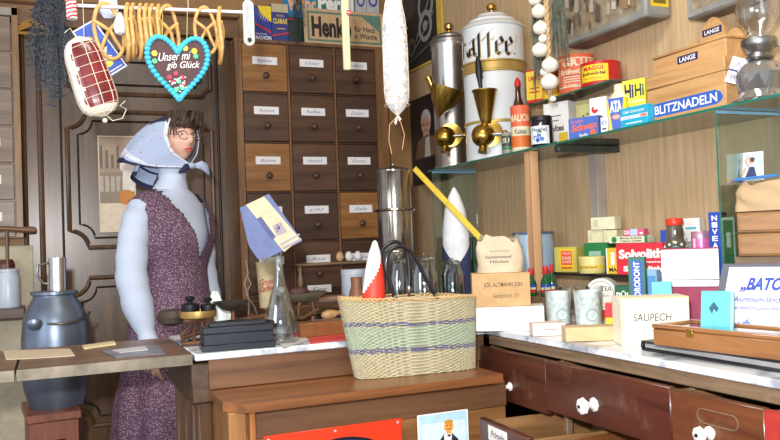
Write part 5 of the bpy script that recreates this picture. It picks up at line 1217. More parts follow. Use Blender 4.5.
plist = [(104, 29, 1.0, 12, 'large pretzel, leftmost on the white rod beside the blue card'), (127, 29, 1.02, 83, 'pretzel seen edge on, first of the tight row left'), (133, 27, .96, 78, 'pretzel seen edge on, second of the tight row'), (139.5, 28, .99, 86, 'pretzel seen edge on, third of the tight row'), (146, 29, 1.0, 80, 'pretzel seen edge on, fourth of the tight row'), (152, 27, .97, 74, 'pretzel seen edge on, fifth of the tight row'), (158, 28, .95, 82, 'pretzel seen edge on, last of the tight row before the heart'),
         (167.5, 28, .98, 35, 'pretzel turned half open just above the heart'), (204, 26, .88, 15, 'pretzel facing the shop right of the heart'), (219, 34, 1.05, 82, 'pretzel edge on at the right end of the rod')]
base_p = None
for px, yc, s, rot, lab in plist:
    sfrac = (px - 77) / (251 - 77); p = ra.lerp(rb2, sfrac); p = onY(px, proj(p)[1], RYr)
    o = base_p if base_p is None else base_p.copy()
    if base_p is None: o = base_p = pretzel_mesh()
    else: C.objects.link(o)
    o.location = (p.x, p.y, p.z + .0115); o.rotation_euler = (0, random.uniform(-.06, .06) + (-.12 if px == 104 else 0), math.radians(rot)); o.scale = (s, s, s)
    tag(o, lab, 'pretzel', 'pretzels on the white rod')
# heart
yh = 2.50; hc_ = onY(178, 69, yh); kh = (hc_ - EYE).dot(FWD) / F; hw = 31 * kh; hh = 32 * kh
def heart(t, s=1): 
    x = 16 * math.copysign(abs(math.sin(t)) ** 2.1, math.sin(t)); y = 13 * math.cos(t) - 5 * math.cos(2 * t) - 2 * math.cos(3 * t) - math.cos(4 * t); return (x / 16.5 * hw * s, (y + 2.5) / 14.5 * hh * s)
t = thing('gingerbread_heart', 'dark gingerbread heart with turquoise icing rope and white writing', 'gingerbread heart', hc_, math.radians(-4))
hp = [heart(-2 * PI * k / 60) for k in range(60)]
m = MB(); m.prism(hp, -.008, .008, M((72, 42, 44), .6, bump=.3, scale=40)); A = Art(m, 2 * hw, 2 * hh, T=Matrix.Translation((0, 0, -hh)), base=.0085)
IW = M((236, 236, 240), .5); A.text('Unser mi', .20, .70, .60, .73, IW, 0, .3, slope=.05); A.text("gib Glück", .32, .84, .46, .60, IW, 0, .3, slope=.03)
for (u, v) in ((.36, .36), (.46, .42), (.56, .36), (.42, .28), (.58, .26)): A.disc(u, v, .035, M((205, 50, 80)))
for (u, v) in ((.5, .3), (.55, .2), (.46, .17)): A.disc(u, v, .04, M((90, 200, 150)))
for (u, v) in ((.62, .82), (.76, .78), (.14, .72)): A.disc(u, v, .045, M((240, 215, 70)))
for (u, v) in ((.78, .7), (.14, .60)): A.disc(u, v, .04, M((80, 200, 130)))
for k in range(30): A.disc(.35 + .3 * random.random(), .12 + .25 * random.random(), .012, IW, n=8)
m.build('gingerbread', t)
m = MB(); TQ = M((60, 180, 215), .5)
for k in range(56):
    x, y = heart(2 * PI * k / 56, .97); a = random.uniform(-.2, .2); m.ball((x, -.011, y), .0085, TQ, 10, sc=(1.2, .8, .95))
o = m.build('icing_border', t); o['label'] = 'turquoise icing rope border'
for dx, nm in ((-.045, 'left'), (.03, 'right')):
    p = Vector((hc_.x + dx, yh, hc_.z + hh * .55)); q = onY(proj(p)[0], 8, RYr); cordto('ribbon_cord', p + Vector((0, .01, 0)), (q.x, q.y, q.z - .006), nm + ' yellow cord carrying the gingerbread heart', .0014, M((190, 180, 80), .6), par=t)
# rolled ham
ym = 2.52; c = onY(90.5, 77, ym); k = (c - EYE).dot(FWD) / F
t = thing('rolled_ham', 'dark red rolled ham with white fat, tied in string netting', 'ham', c, 0); t.rotation_euler = (0, -.28, 0)
L_, R_ = 41 * k, 21 * k; rings = []; n = 40
m = MB(); FAT = M((222, 214, 200), .5, bump=.3, scale=20); MEAT = M((112, 26, 34), .3, var=.35, scale=16, coat=.3)
for j in range(25):
    v = j / 24; z = -L_ + 2 * L_ * v; s = (1 - abs(2 * v - 1) ** 5) ** .5 * (1.0 - .16 * v); s = max(s, .12); rings.append([(R_ * s * math.cos(a) * (1 + .02 * math.sin(9 * a)), R_ * .62 * s * math.sin(a), z) for a in [2 * PI * i / n for i in range(n)]])
for j in range(24):
    for i in range(n):
        a = 2 * PI * (i + .5) / n; x = math.cos(a); meat = math.sin(a) < -.25 and x > -.62 + .1 * math.sin(j) and x < .86 and 2 < j < 22
        i2 = (i + 1) % n; m.add([rings[j][i], rings[j][i2], rings[j + 1][i2], rings[j + 1][i]], [[0, 1, 2, 3]], MEAT if meat else FAT)
m.build('meat', t)
m = MB()
for j in range(3, 23, 3):
    m.tube([(x * 1.02, y * 1.04, z + .006 * math.cos(i / n * 2 * PI)) for i, (x, y, z) in enumerate(rings[j])], 0.0009, STRING, 5, closed=True)
for i in (26, 31, 35): m.tube([(rings[j][i][0] * 1.02, rings[j][i][1] * 1.05, rings[j][i][2]) for j in range(0, 25)], .0012, STRING, 5)
m.tube([(0, 0, L_ * .98), (-.012, 0, L_ + .03), (-.03, 0, L_ + .02)], .0014, STRING, 5)
m.tube([(.01, 0, -L_), (.02, -.01, -L_ - .02), (.05, -.01, -L_ - .02), (.07, 0, -L_ + .005), (.055, 0, -L_ + .02), (.075, 0, -L_ + .03)], .0014, STRING, 5); m.ball((0, 0, -L_ - .012), .008, STRING, 8); m.build('string_net', t)
p = onY(84, 36, ym); q = onY(83, 6.5, RYr); cordto('hanging_string', p, q - Vector((0, .006, 0)), '', .001, par=t)
# blue card
yb_ = 2.66; c = onY(100, 49, yb_); k = (c - EYE).dot(FWD) / F
m = MB(); w, h = 25 * k, 55 * k; BC = M((50, 90, 190), .45)
m.box(-w / 2, w / 2, 0, .008, -h / 2, h / 2, M((226, 230, 236), .5), .001); A = Art(m, w, h, T=Matrix.Translation((0, 0, -h / 2)))
A.rect(.06, .94, .03, .97, BC); A.disc(.35, .72, .16, M((226, 180, 90))); A.disc(.42, .2, .2, M((230, 215, 70)), asp=.6); A.poly([(.3, .45), (.5, .52), (.8, .48), (.6, .38)], M((225, 225, 210))); A.poly([(.3, .3), (.55, .36), (.75, .3), (.5, .26)], M((225, 225, 210))); A.rect(.15, .85, .06, .08, WHT)
o = m.build('picture_packet', loc=c, rot=(0, -.60, 0)); tag(o, 'blue bordered picture packet hanging tilted behind the rolled ham', 'packet')
# white ornament and bag
c = onY(120, 24, 2.60); m = MB(); m.lathe([(.001, -.036), (.016, -.03), (.021, -.012), (.017, .01), (.009, .028), (.004, .036)], M((226, 230, 240), .5), 20); o = m.build('hanging_bulb', loc=c); tag(o, 'small white pear shaped ornament between the large pretzel and the row', 'ornament')
c = onY(108, 6, 2.66); m = MB(); m.loft([[((.026 + .008 * math.sin(5 * a + j)) * math.cos(a) * s, .012 * math.sin(a) * s, z) for a in [2 * PI * i / 24 for i in range(24)]] for j, (s, z) in enumerate(((.4, -.04), (.9, -.02), (1.0, 0), (.8, .03), (.3, .05)))], M((196, 206, 226), .6)); o = m.build('cloth_tuft', loc=c); tag(o, 'bluish white cloth tuft behind the large pretzel top', 'cloth')
# candy cane
p, q = onY(70.5, -6, 2.5), onY(70.0, 19, 2.5); q = onY(72, 19, 2.5)
m = MB(); n = 16; N_ = 36
for j in range(N_):
    for i in range(n):
        a0, a1 = 2 * PI * i / n, 2 * PI * (i + 1) / n
        def pt(a, jj): c_ = p.lerp(q, jj / N_); return (c_.x + .0155 * math.cos(a), c_.y + .0155 * math.sin(a), c_.z)
        st = ((i / n + j / N_ * 3.2) % .5) < .25
        m.add([pt(a0, j), pt(a0, j + 1), pt(a1, j + 1), pt(a1, j)], [[0, 1, 2, 3]], M((205, 50, 60), .35) if st else M((238, 226, 226), .35))
m.add([pt(2 * PI * i / n, N_) for i in range(n)], [list(range(n))], M((238, 226, 226), .35))
o = m.build('candy_stick'); tag(o, 'red and white striped candy stick hanging at the top left', 'candy')
cordto('hanging_string', (p.x, p.y, p.z), (p.x, p.y, top), '', .001, par=o)
# fishing nets
def net(name, label, px, Y, ytop, ybot, wt, wb, mat, strands=16, seed=1, r=.0016):
    random.seed(seed); m = MB(); k = ((onY(px, 50, Y)) - EYE).dot(FWD) / F
    a = onY(px, ytop, Y); b_ = onY(px, ybot, Y); Hn = a.z - b_.z
    for s in range(strands):
        ph = random.uniform(0, 6.28); u = (s + .5) / strands * 2 - 1; end = random.uniform(.7, 1) * (1 - .25 * abs(u)); P = []; dir_ = 1 if s % 2 else -1
        nseg = int(44 * end)
        for j in range(nseg):
            v = j / 43; wd = (wt + (wb - wt) * math.sin(min(1, v * 1.6) * PI / 2) - max(0, v - .55) * wb * 1.1) * k
            P.append((a.x + u * wd + .010 * dir_ * (1 if j % 2 else -1) * (1 + v) + .004 * math.sin(ph + j), a.y + .02 * math.sin(ph + 4 * v) + .012 * math.cos(s * 2.1), a.z - v * Hn))
        m.tube(P, r, mat, 4)
        m2 = [(x + .012 * (1 if j % 2 else -1) * -dir_ * 1.3, y - .004, z - .004) for j, (x, y, z) in enumerate(P)]; m.tube(m2, r * .9, mat, 4)
    return tag(m.build(name), label, 'net')
fn_ = net('fishing_net', 'dark blue grey fishing net hanging gathered at the top left', 49, 2.60, -20, 118, 9, 20, M((52, 64, 78), .8), 20, 3, .0019); q = onY(49, -20, 2.60); cordto('hanging_string', q, (q.x, q.y, top), '', .002, par=fn_)
fn_ = net('fishing_net', 'small thin dark net hanging over the signs above the drawers', 297, 3.6, -10, 52, 3, 6, M((44, 58, 56), .8), 7, 5, .0018); q = onY(297, -10, 3.6); cordto('hanging_string', q, (q.x, q.y, top), '', .002, par=fn_)
# thermometer
c = onY(248.5, 23, 2.55); k = (c - EYE).dot(FWD) / F; w = 11 * k; h = 46 * k
t = thing('thermometer', 'white oval enamel thermometer hanging at the right end of the rod', 'thermometer', c, 0)
P = [(w / 2 * math.cos(a), (h / 2 - w / 2) * (1 if math.sin(a) > 0 else -1) + w / 2 * math.sin(a)) for a in [2 * PI * i / 40 for i in range(40)]]
m = MB(); m.prism(P, -.004, .004, M((186, 186, 182), .4)); A = Art(m, w, h, T=Matrix.Translation((0, 0, -h / 2)), base=.0042)
for j in range(18): A.rect(.26, .42 if j % 5 else .5, .28 + .035 * j, .285 + .035 * j, M((60, 130, 200)))
A.rect(.56, .64, .2, .92, M((150, 190, 225))); A.disc(.5, .12, .2, BLK, rv=.05); m.build('board', t)
cordto('hanging_string', c + Vector((0, 0, h / 2)), (c.x, c.y, top), '', .001, par=t)
# long candle
p, q = onY(344.5, -4, 2.5), onY(345.5, 70, 2.5)
m = MB(); m.box(-.013, .013, -.006, .006, q.z - p.z, 0, M((206, 196, 160), .5, var=.06), .003); o = m.build('wooden_lath', loc=p); tag(o, 'long pale narrow wooden lath hanging before the Henko sign', 'lath')
cordto('hanging_string', p, (p.x, p.y, top), '', .001, par=o)
slat = o
c = onY(348.5, 12.5, 2.49); m = MB(); m.lathe([(.008, 0), (.008, .002)], RED, 20, T=Matrix.Rotation(PI / 2, 4, 'X')); A = Art(m, .016, .016, T=Matrix.Translation((0, -.002, -.008))); A.rect(.2, .8, .4, .6, WHT); o = m.build('badge', loc=(c.x, c.y + .0, c.z)); o.parent = slat; o.matrix_parent_inverse = slat.matrix_basis.inverted(); o['label'] = 'tiny round red badge'
# salami
ys_ = 2.35; p, q = onY(395.5, -14, ys_), onY(397.5, 113, ys_); k = (q - EYE).dot(FWD) / F
t = thing('salami', 'long white mould coated salami hanging in string netting', 'salami', q, 0)
Ls = (p - q).length; R_ = 12.8 * k; SAL = PATTERN('salami_skin', (208, 208, 213), (178, 176, 182), 'noise', 60, .42, .8, .3, third=(222, 222, 226))
prof = [(.006, -.006), (.010, 0), (R_ * .55, .012), (R_ * .9, .035), (R_, .07), (R_ * 1.0, Ls * .5), (R_ * .92, Ls * .72), (R_ * .66, Ls * .87), (R_ * .3, Ls * .95), (.008, Ls)]
m = MB(); m.lathe(prof, SAL, 40); m.build('sausage', t)
m = MB()
for kx in range(8):
    a = 2 * PI * kx / 8; m.tube([(r_ * 1.015 * math.cos(a), r_ * 1.015 * math.sin(a), z) for r_, z in prof], .001, STRING, 4)
for j in range(1, 14):
    z = Ls * .06 * j
    if z < Ls * .72: m.tube([(R_ * 1.01 * math.cos(a), R_ * 1.01 * math.sin(a), z) for a in [2 * PI * i / 24 for i in range(24)]], .001, STRING, 4, closed=True)
m.build('netting', t)
m = MB(); m.tube([(0, 0, -.006), (-.012, -.005, -.02), (-.03, 0, -.04), (-.034, 0, -.09), (-.026, 0, -.135)], .0013, M((200, 160, 110)), 5); m.tube([(0, 0, -.006), (.01, 0, -.03), (.022, 0, -.07), (.012, 0, -.12)], .0013, M((200, 160, 110)), 5)
for k_i in range(5): m.tube([(0, 0, -.004), (.012 * math.cos(k_i), 0, -.022 - .004 * k_i)], .002, M((230, 226, 216)), 5)
m.build('loose_string', t)
cordto('hanging_string', p, (p.x, p.y, top), '', .0014, par=t)
# ------------------------------------------------------------ signs above the drawer cabinet
zc_ = ztop + .021
def sign(name, label, xl, xr, yt, Y, mat, art, yb=None, d=.01, cat='sign', tilt=0, z0=None):
    z0 = zc_ if z0 is None else z0
    return pbox(name, label, cat, fit(xl, xr, yt, 0, z0, Y=Y), d, mat, art, tilt=tilt)
RB_ = M((40, 60, 150), .45)
def art(a):
    YY = M((240, 215, 50), .5); a.poly([(1, 1), (1, .55), (.4, .8), (.2, 1)], YY)
    for k in range(8):
        g = PI + .1 + k * .2; ux, vz = math.cos(g), math.sin(g); a.poly([(.85 + .3 * ux + .03, .95 + .1 * vz), (.85 + .85 * ux, .95 + .42 * vz), (.85 + .3 * ux - .12, .95 + .14 * vz)], YY)
    a.poly([(0, .52), (1, .28), (1, .22), (0, .46)], RED); a.text('RADION', .04, .96, .04, .15, WHT, .03); a.text('leuchtet', .1, .7, .18, .24, WHT, 0)
sign('soap_packet', 'blue packet with a yellow sun above the drawer cabinet', 255, 272, 6, 4.14, RB_, art, d=.05, cat='packet')
def art(a): a.text('CLARAX', .08, .95, .48, .62, M((240, 215, 50)), .03); a.text('PERSIL', .3, .8, .66, .72, M((215, 180, 80)), 0); a.poly([(0, .18), (1, .28), (1, .24), (0, .14)], RED); a.rect(.3, .8, .34, .37, M((210, 160, 80))); a.rect(0, 1, .78, 1, M((196, 180, 150)))
sign('soap_packet', 'darker blue packet with yellow lettering beside the sun packet', 272.5, 289, 4, 4.14, M((44, 62, 128), .45), art, d=.05, cat='packet')
def art(a):
    a.text('Wind', .05, .95, .3, .95, M((236, 196, 150)), .04); 
sign('advert_sign', 'blue enamel sign with pale lettering high above the drawer cabinet', 285, 321, -22, 4.26, M((30, 130, 190), .4), lambda a: (a.rect(0, 1, 0, .44, M((44, 58, 54), .6)), a.text('Wind', .08, .95, .52, .76, M((238, 190, 140)), .04), a.rect(.02, .3, .40, .43, RED), a.rect(.05, .5, .1, .36, M((60, 76, 70)))), z0=zc_)
sign('advert_sign', 'green sign lettered Persil above the Henko sign', 318, 356, -24, 4.24, M((28, 122, 104), .4), lambda a: (a.text('Persil', .04, .98, .52, .73, WHT, .05)), z0=zc_)
for i, (xl, xr) in enumerate(((357, 368), (368.5, 381))):
    sign('soap_packet', ('left' if i == 0 else 'right') + ' grey packet with a blue circle above the Henko sign', xl, xr, -14, 4.24, M((186, 186, 192), .5), lambda a: (a.disc(.5, .78, .36, M((70, 84, 150)), rv=.1), a.disc(.5, .78, .22, M((186, 186, 200)), rv=.06)), d=.06, cat='packet')
f = fit(305, 385, 10, 0, zc_, Y=4.125)
def art(a):
    G = M((92, 128, 116), .5); a.rect(.04, .96, .08, .92, G); a.rect(.065, .935, .14, .86, M((196, 164, 126), .6)); a.poly([(.935, .86), (.935, .45), (.72, .86)], G)
    a.text('Henko', .09, .58, .2, .78, M((36, 34, 34)), .045); a.text('für Haus', .62, .88, .42, .58, M((60, 62, 60)), .02); a.text('u. Wäsche', .62, .90, .22, .38, M((60, 62, 60)), .02)
pbox('advert_sign', 'tan cardboard sign lettered Henko with a green frame', 'sign', f, .008, M((200, 170, 134), .6), art, tilt=-.06)
# ------------------------------------------------------------ pictures on the right wall
XP = XW - .012
def wpic(name, label, xl, xr, yt, yb, art, mat, cat, frame=None):
    p = onX(xl, yb, XP); q = onX(xr, yb, XP); zt_ = onX((xl + xr) / 2, yt, XP).z; zb_ = onX(xl, yb, XP).z
    f = dict(loc=(XP, (p.y + q.y) / 2, zb_), rz=-PI / 2, w=abs(p.y - q.y), h=zt_ - zb_)
    return pbox(name, label, cat, f, .010, mat, art)
def art(a):
    Y2 = M((226, 190, 80), .5); D1 = M((44, 44, 46), .5); G1 = M((150, 152, 156), .4); G2 = M((100, 100, 104), .5)
    a.rect(.02, .9, .02, 1, D1)
    a.poly([(.1, .5), (.45, .62), (.42, 1), (.1, 1)], M((70, 70, 74), .5))
    for k in range(5): a.line([(.12, .82 + .035 * k), (.4, .86 + .035 * k)], .006, G1)
    a.disc(.68, .62, .17, G1, asp=1); a.disc(.68, .62, .12, D1); a.disc(.66, .4, .15, G1); a.disc(.66, .4, .10, D1); a.disc(.66, .4, .05, G1); a.disc(.72, .82, .1, G2); a.line([(.45, .3), (.85, .75)], .012, G1); a.line([(.4, .2), (.86, .5)], .008, G1); a.line([(.3, .1), (.8, .2)], .01, G2)
    a.disc(.35, .25, .09, G2); a.disc(.35, .25, .05, D1)
wpic('poster', 'black and grey machine poster with yellow edge behind the salami', 399, 444, -30, 78, art, M((226, 190, 80), .5), 'poster')
def art(a):
    DB = M((40, 36, 40), .4); a.rect(.04, .96, .03, .97, DB); SK = M((206, 160, 136)); a.rect(.12, .9, .3, .38, M((120, 30, 30))); a.disc(.42, .72, .13, M((206, 200, 190)), rv=.12); a.disc(.42, .66, .12, SK, rv=.10); a.rect(.34, .5, .52, .6, SK)
    a.poly([(.1, .3), (.2, .5), (.42, .55), (.68, .5), (.8, .3)], M((130, 96, 70))); a.poly([(.36, .3), (.4, .52), (.5, .52), (.52, .3)], M((200, 196, 186))); a.disc(.37, .67, .016, BLK); a.disc(.46, .67, .016, BLK); a.line([(.38, .6), (.46, .6)], .004, M((150, 60, 60))); a.text('Mozart', .2, .8, .86, .92, M((150, 130, 90)), 0) if False else None
wpic('portrait_picture', 'black framed portrait of a man with white powdered hair', 413, 452, 92, 186, art, M((26, 24, 26), .35), 'picture')
# ------------------------------------------------------------ wall hung tin boxes at the top
TNB = M((150, 152, 148), .5, .2, var=.25, scale=12); 
def tinbox(xl, xr, ybl, X, dep, lab, seed):
    p = onX(xl, ybl, X); zb_ = p.z; q = anchor(xr, 10, zb_, X=X); H_ = .36
    t = thing('tin_display_box', lab, 'tin box', (X, (p.y + q.y) / 2, zb_), -PI / 2); w = abs(p.y - q.y)
    m = MB(); m.box(-w / 2, w / 2, 0, dep, 0, H_, TNB, .008)
    m.box(-w / 2 + .02, w / 2 - .02, .02, dep - .01, -.001, 0, M((120, 104, 90), .6, var=.4, scale=10), .0003); m.build('body', t)
    m = MB(); A = Art(m, w, H_); random.seed(seed)
    A.rect(.05, .95, .07, .96, M((150, 138, 116), .5, var=.3))
    for k in range(90):
        u, v = random.uniform(.08, .86), random.uniform(.08, .8); s = random.uniform(.02, .07); c_ = random.choice([(96, 84, 74), (176, 164, 150), (120, 96, 70), (70, 66, 66), (190, 186, 176), (150, 120, 90)])
        A.poly([(u, v), (u + s, v - .02), (u + s * 1.1, v + s * 2.4), (u + s * .4, v + s * 3.2)], M(c_, .5))
    A.rect(.05, .95, .80, .96, M((200, 205, 206), .5)); m.build('picture_panel', t)
    m = MB(); S = Art(m, dep, H_, T=Matrix.Translation((w / 2, dep / 2, 0)) @ Matrix.Rotation(PI / 2, 4, 'Z')); S.rect(.2, .9, .10, .5, YEL); S.rect(.3, .8, .13, .17, M((120, 110, 50))); m.build('side_label', t)
tinbox(563, 646, 48.5, 1.925, .115, 'grey tin display box with an old town picture high on the wall', 11)
tinbox(686, 800, 21, 1.955, .085, 'plain cream grey tin box at the top right corner', 12)
# garlic braid
XG = 1.70; g0 = onX(539, -10, XG)
t = gb_ = thing('garlic_braid', 'braid of white garlic bulbs hanging before the tin shelf', 'garlic braid', g0, -PI / 2 + .6)
inv = Matrix.Rotation(-(-PI / 2 + .6), 4, 'Z') @ Matrix.Translation(-g0)
def gl(x, y, dx=0): return inv @ onX(x, y, XG + dx)
kg = (g0 - EYE).dot(FWD) / F
m = MB()
for q in range(3):
    P = []
    for j in range(50):
        v = j / 49; y = -12 + 118 * v; x = 545.5 + 5 * v + 1.5 * math.sin(v * 34 + q * 2.1); P.append(gl(x, y) + Vector((0, .006 * math.cos(v * 34 + q * 2.1), 0)))
    m.tube(P, [.004] * 40 + [.0045 - .0004 * i for i in range(10)], M((206, 176, 130), .8, var=.2), 6)
m.build('stalk', t)
GA = M((232, 226, 214), .55, var=.08, scale=20, bump=.15)
for (x, y, r_) in ((535, 0, 6.5), (539, 11.5, 7.5), (540.5, 28, 7.5), (540, 50, 8), (550, 65, 8), (549.5, 82, 8.5), (543, 38.5, 4.5), (545, 72, 5), (553, 99, 3)):
    c = gl(x, y, -.02); r = r_ * kg; m = MB(); n = 28; rings = []
    for j in range(13):
        th = PI * j / 12; rr = r * math.sin(th) ** .8 if 0 < j < 12 else r * .02; zz = -r * .85 * math.cos(th); 
        if j > 8: rr *= (1 - (j - 8) * .17); zz += r * .06 * (j - 8)
        rings.append([(c.x + rr * (1 + .06 * abs(math.sin(3.5 * a))) * math.cos(a), c.y + rr * (1 + .06 * abs(math.sin(3.5 * a))) * math.sin(a), c.z + zz) for a in [2 * PI * i / n for i in range(n)]])
    m.loft(rings, GA); m.build('garlic_bulb', t)
m = MB(); HB = M((96, 102, 90), .9, var=.4, scale=40); random.seed(4)
p0 = onX(557, -10, 1.78)
for k in range(60):
    x = random.uniform(-.02, .025); L0 = random.uniform(.05, .2); z = -random.uniform(0, .12); y = random.uniform(-.015, .015)
    m.tube([(x * .6, y, z + .02), (x, y * 1.3, z - L0 * .5), (x * 1.3 + random.uniform(-.01, .01), y, z - L0)], [.003, .004, .001], HB, 5)
o = m.build('herb_bunch', loc=p0, rz=-.5); tag(o, 'dried grey green herb bunch hanging right of the garlic', 'herbs'); cordto('hanging_string', p0, (p0.x, p0.y, top), '', .0015, par=o)
m = MB(); p0 = onX(536, -10, 1.80)
for k in range(60):
    x = random.uniform(-.02, .02); L0 = random.uniform(.05, .2); z = -random.uniform(0, .25); y = random.uniform(-.015, .015)
    m.tube([(x * .6, y, z + .02), (x, y * 1.3, z - L0 * .5), (x * 1.3 + random.uniform(-.01, .01), y, z - L0)], [.003, .004, .001], HB, 5)
o = m.build('herb_bunch', loc=p0, rz=-.5); tag(o, 'dried grey green herb bunch hanging behind the garlic braid', 'herbs'); cordto('hanging_string', p0, (p0.x, p0.y, top), '', .0015, par=o)
cordto('hanging_cord', g0 + Vector((0, 0, .0)), (g0.x, g0.y, top), '', .002, par=gb_)
# ------------------------------------------------------------ shop mannequin
mp_ = anchor(180, 200, 0, Y=3.47); kf = (Vector((mp_.x, mp_.y, 1.4)) - EYE).dot(FWD) / F
mq = thing('mannequin', 'shop mannequin in headscarf, round glasses and purple print dress by the dark door', 'mannequin', (mp_.x, mp_.y, 0), math.radians(44))
SKN = M((222, 176, 158), .45, var=.05)
def ell(cx, cy, z, rx, ry, n=40, p=1.0, f=None):
    r = []
    for i in range(n):
        a = 2 * PI * i / n; c, s = math.cos(a), math.sin(a)
        x = rx * math.copysign(abs(c) ** p, c); y = ry * math.copysign(abs(s) ** p, s)
        if f: dx, dy = f(a, z); x += dx; y += dy
        r.append((cx + x, cy + y, z))
    return r
def interp(keys, z):
    for a, b_ in zip(keys, keys[1:]):
        if a[0] <= z <= b_[0]:
            u = (z - a[0]) / (b_[0] - a[0]); u = u * u * (3 - 2 * u); return [p + (q - p) * u for p, q in zip(a[1:], b_[1:])]
    return keys[-1][1:] if z > keys[-1][0] else keys[0][1:]
HC = Vector((0.0, -.032, 1.698)); HR = Matrix.Rotation(math.radians(-14), 4, 'Z')
HT = Matrix.Translation(HC) @ HR @ Matrix.Scale(.96, 4)
m = MB()
TK = [(.80, .12, .10, 0), (.95, .165, .12, .0), (1.10, .125, .09, -.005), (1.28, .15, .105, -.01), (1.40, .165, .085, 0), (1.45, .12, .07, 0), (1.485, .055, .055, -.005), (1.53, .047, .05, -.015), (1.67, .045, .048, -.02)]
m.loft([ell(0, interp(TK, z)[2], z, interp(TK, z)[0], interp(TK, z)[1]) for z in [.80 + .87 * k / 40 for k in range(41)]], SKN)
# head with brow, nose, cheeks, lips and chin
rings = []
def g(d, s): return math.exp(-(d / s) ** 2)
for j in range(41):
    ph = -PI / 2 + PI * j / 40; ring = []
    for i in range(64):
        a = 2 * PI * i / 64; x = math.cos(ph) * math.cos(a); y = math.cos(ph) * math.sin(a); z = math.sin(ph)
        X, Y_, Z_ = x * .074, y * .093, z * .112
        if z < 0: X *= 1 - .28 * (-z) ** 1.5; Y_ *= (1 - .05 * -z) if y < 0 else 1 - .3 * (-z)
        if y < 0:
            fx = X / .074; zz = Z_ / .112
            Y_ -= .024 * g(fx, .17) * g(zz + .16, .16) + .012 * g(fx, .13) * g(zz - .06, .14)
            Y_ += .012 * (g(abs(fx) - .42, .2)) * g(zz - .06, .13); Y_ -= .006 * g(zz - .26, .12) * g(fx, .6)
            Y_ -= .007 * g(fx, .28) * g(zz + .47, .08) + .010 * g(fx, .3) * g(zz + .82, .16)
        ring.append((X, Y_, Z_))
    rings.append(ring)
m.loft(rings, SKN, T=HT)
for s in (-1, 1): m.ball((s * .074, .005, -.01), .02, SKN, 12, T=HT, sc=(.35, .8, 1.3))
# arms and hands
def arm(s):
    return [(s * .15, 0, 1.405), (s * .185, 0, 1.35), (s * .200, .01, 1.25), (s * .208, .015, 1.12), (s * .205, -.01, .99), (s * .20, -.045, .865), (s * .20, -.055, .84)]
for s in (-1, 1):
    m.tube(arm(s), [.05, .05, .044, .038, .036, .026, .026], SKN, 18)
    W0 = Vector((s * .20, -.055, .84)); m.loft([[(W0.x + c * .014, W0.y + d * .036, W0.z - h) for c, d in [(math.cos(q), math.sin(q)) for q in [2 * PI * k / 16 for k in range(16)]]] for h in (0, .03, .06, .085)], SKN)
    for k, (dy, L) in enumerate(((-.028, .068), (-.010, .078), (.009, .072), (.026, .056))):
        b0_ = W0 + Vector((0, dy, -.08)); m.tube([b0_, b0_ + Vector((-s * .002, -.001, -L * .45)), b0_ + Vector((-s * .012, -.004, -L * .8)), b0_ + Vector((-s * .022, -.006, -L))], [.0085, .008, .0075, .006], SKN, 10)
    b0_ = W0 + Vector((0, -.03, -.02)); m.tube([b0_, b0_ + Vector((-s * .006, -.022, -.025)), b0_ + Vector((-s * .012, -.03, -.055))], [.011, .0095, .0075], SKN, 10)
for s in (-1, 1): m.tube([(s * .085, 0, .86), (s * .085, -.005, .5), (s * .08, .01, .1), (s * .08, .0, .04)], [.085, .055, .035, .03], SKN, 16); m.tube([(s * .08, .03, .035), (s * .085, -.12, .025)], [.034, .026], SKN, 12)
raw = m.build('body')
md = raw.modifiers.new('r', 'REMESH'); md.mode = 'VOXEL'; md.voxel_size = .0055; md.use_smooth_shade = True
m2 = raw.modifiers.new('s', 'SMOOTH'); m2.iterations = 2; m2.factor = .4
bpy.context.view_layer.update(); dg = bpy.context.evaluated_depsgraph_get()
me = bpy.data.meshes.new_from_object(raw.evaluated_get(dg)); bpy.data.objects.remove(raw); me.name = 'body'
if not me.materials: me.materials.append(SKN)
body = bpy.data.objects.new('body', me); C.objects.link(body); body.parent = mq
mq.scale = (1.12, 1.1, .98)
# face details
m = MB()
for s in (-1, 1):
    m.ball((s * .030, -.0785, .012), .0095, M((238, 234, 230), .3), 12, T=HT, sc=(1.3, .6, .7)); m.ball((s * .029, -.0842, .012), .0046, M((60, 46, 40), .2), 10, T=HT, sc=(1, .5, 1))
    m.tube([(s * .016, -.083, .022), (s * .030, -.0865, .026), (s * .046, -.075, .020)], .0016, M((60, 40, 34)), 6, T=HT); m.tube([(s * .014, -.088, .036), (s * .032, -.088, .043), (s * .05, -.075, .036)], .0024, M((90, 66, 50)), 6, T=HT)
m.build('eyes', mq)
m = MB(); m.tube([(-.022, -.083, -.054), (-.008, -.0945, -.051), (0, -.0955, -.0525), (.008, -.0945, -.051), (.022, -.083, -.054)], [.001, .0036, .003, .0036, .001], M((196, 60, 62), .4), 8, T=HT)
m.tube([(-.018, -.084, -.057), (0, -.095, -.0605), (.018, -.084, -.057)], [.001, .0045, .001], M((206, 76, 76), .4), 8, T=HT); m.build('lips', mq)
m = MB(); GO = M((150, 110, 60), .25, .9)
for s in (-1, 1):
    m.tube([(s * .031 + .021 * math.cos(a), -.099 + .004 * abs(math.cos(a)), .006 + .019 * math.sin(a)) for a in [2 * PI * k / 28 for k in range(28)]], .0016, GO, 6, closed=True, T=HT)
    m.tube([(s * .052, -.096, .008), (s * .078, -.04, .012), (s * .08, .0, .01)], .0013, GO, 6, T=HT)
m.tube([(-.010, -.1, .01), (0, -.106, .014), (.010, -.1, .01)], .0016, GO, 6, T=HT); m.build('glasses', mq)
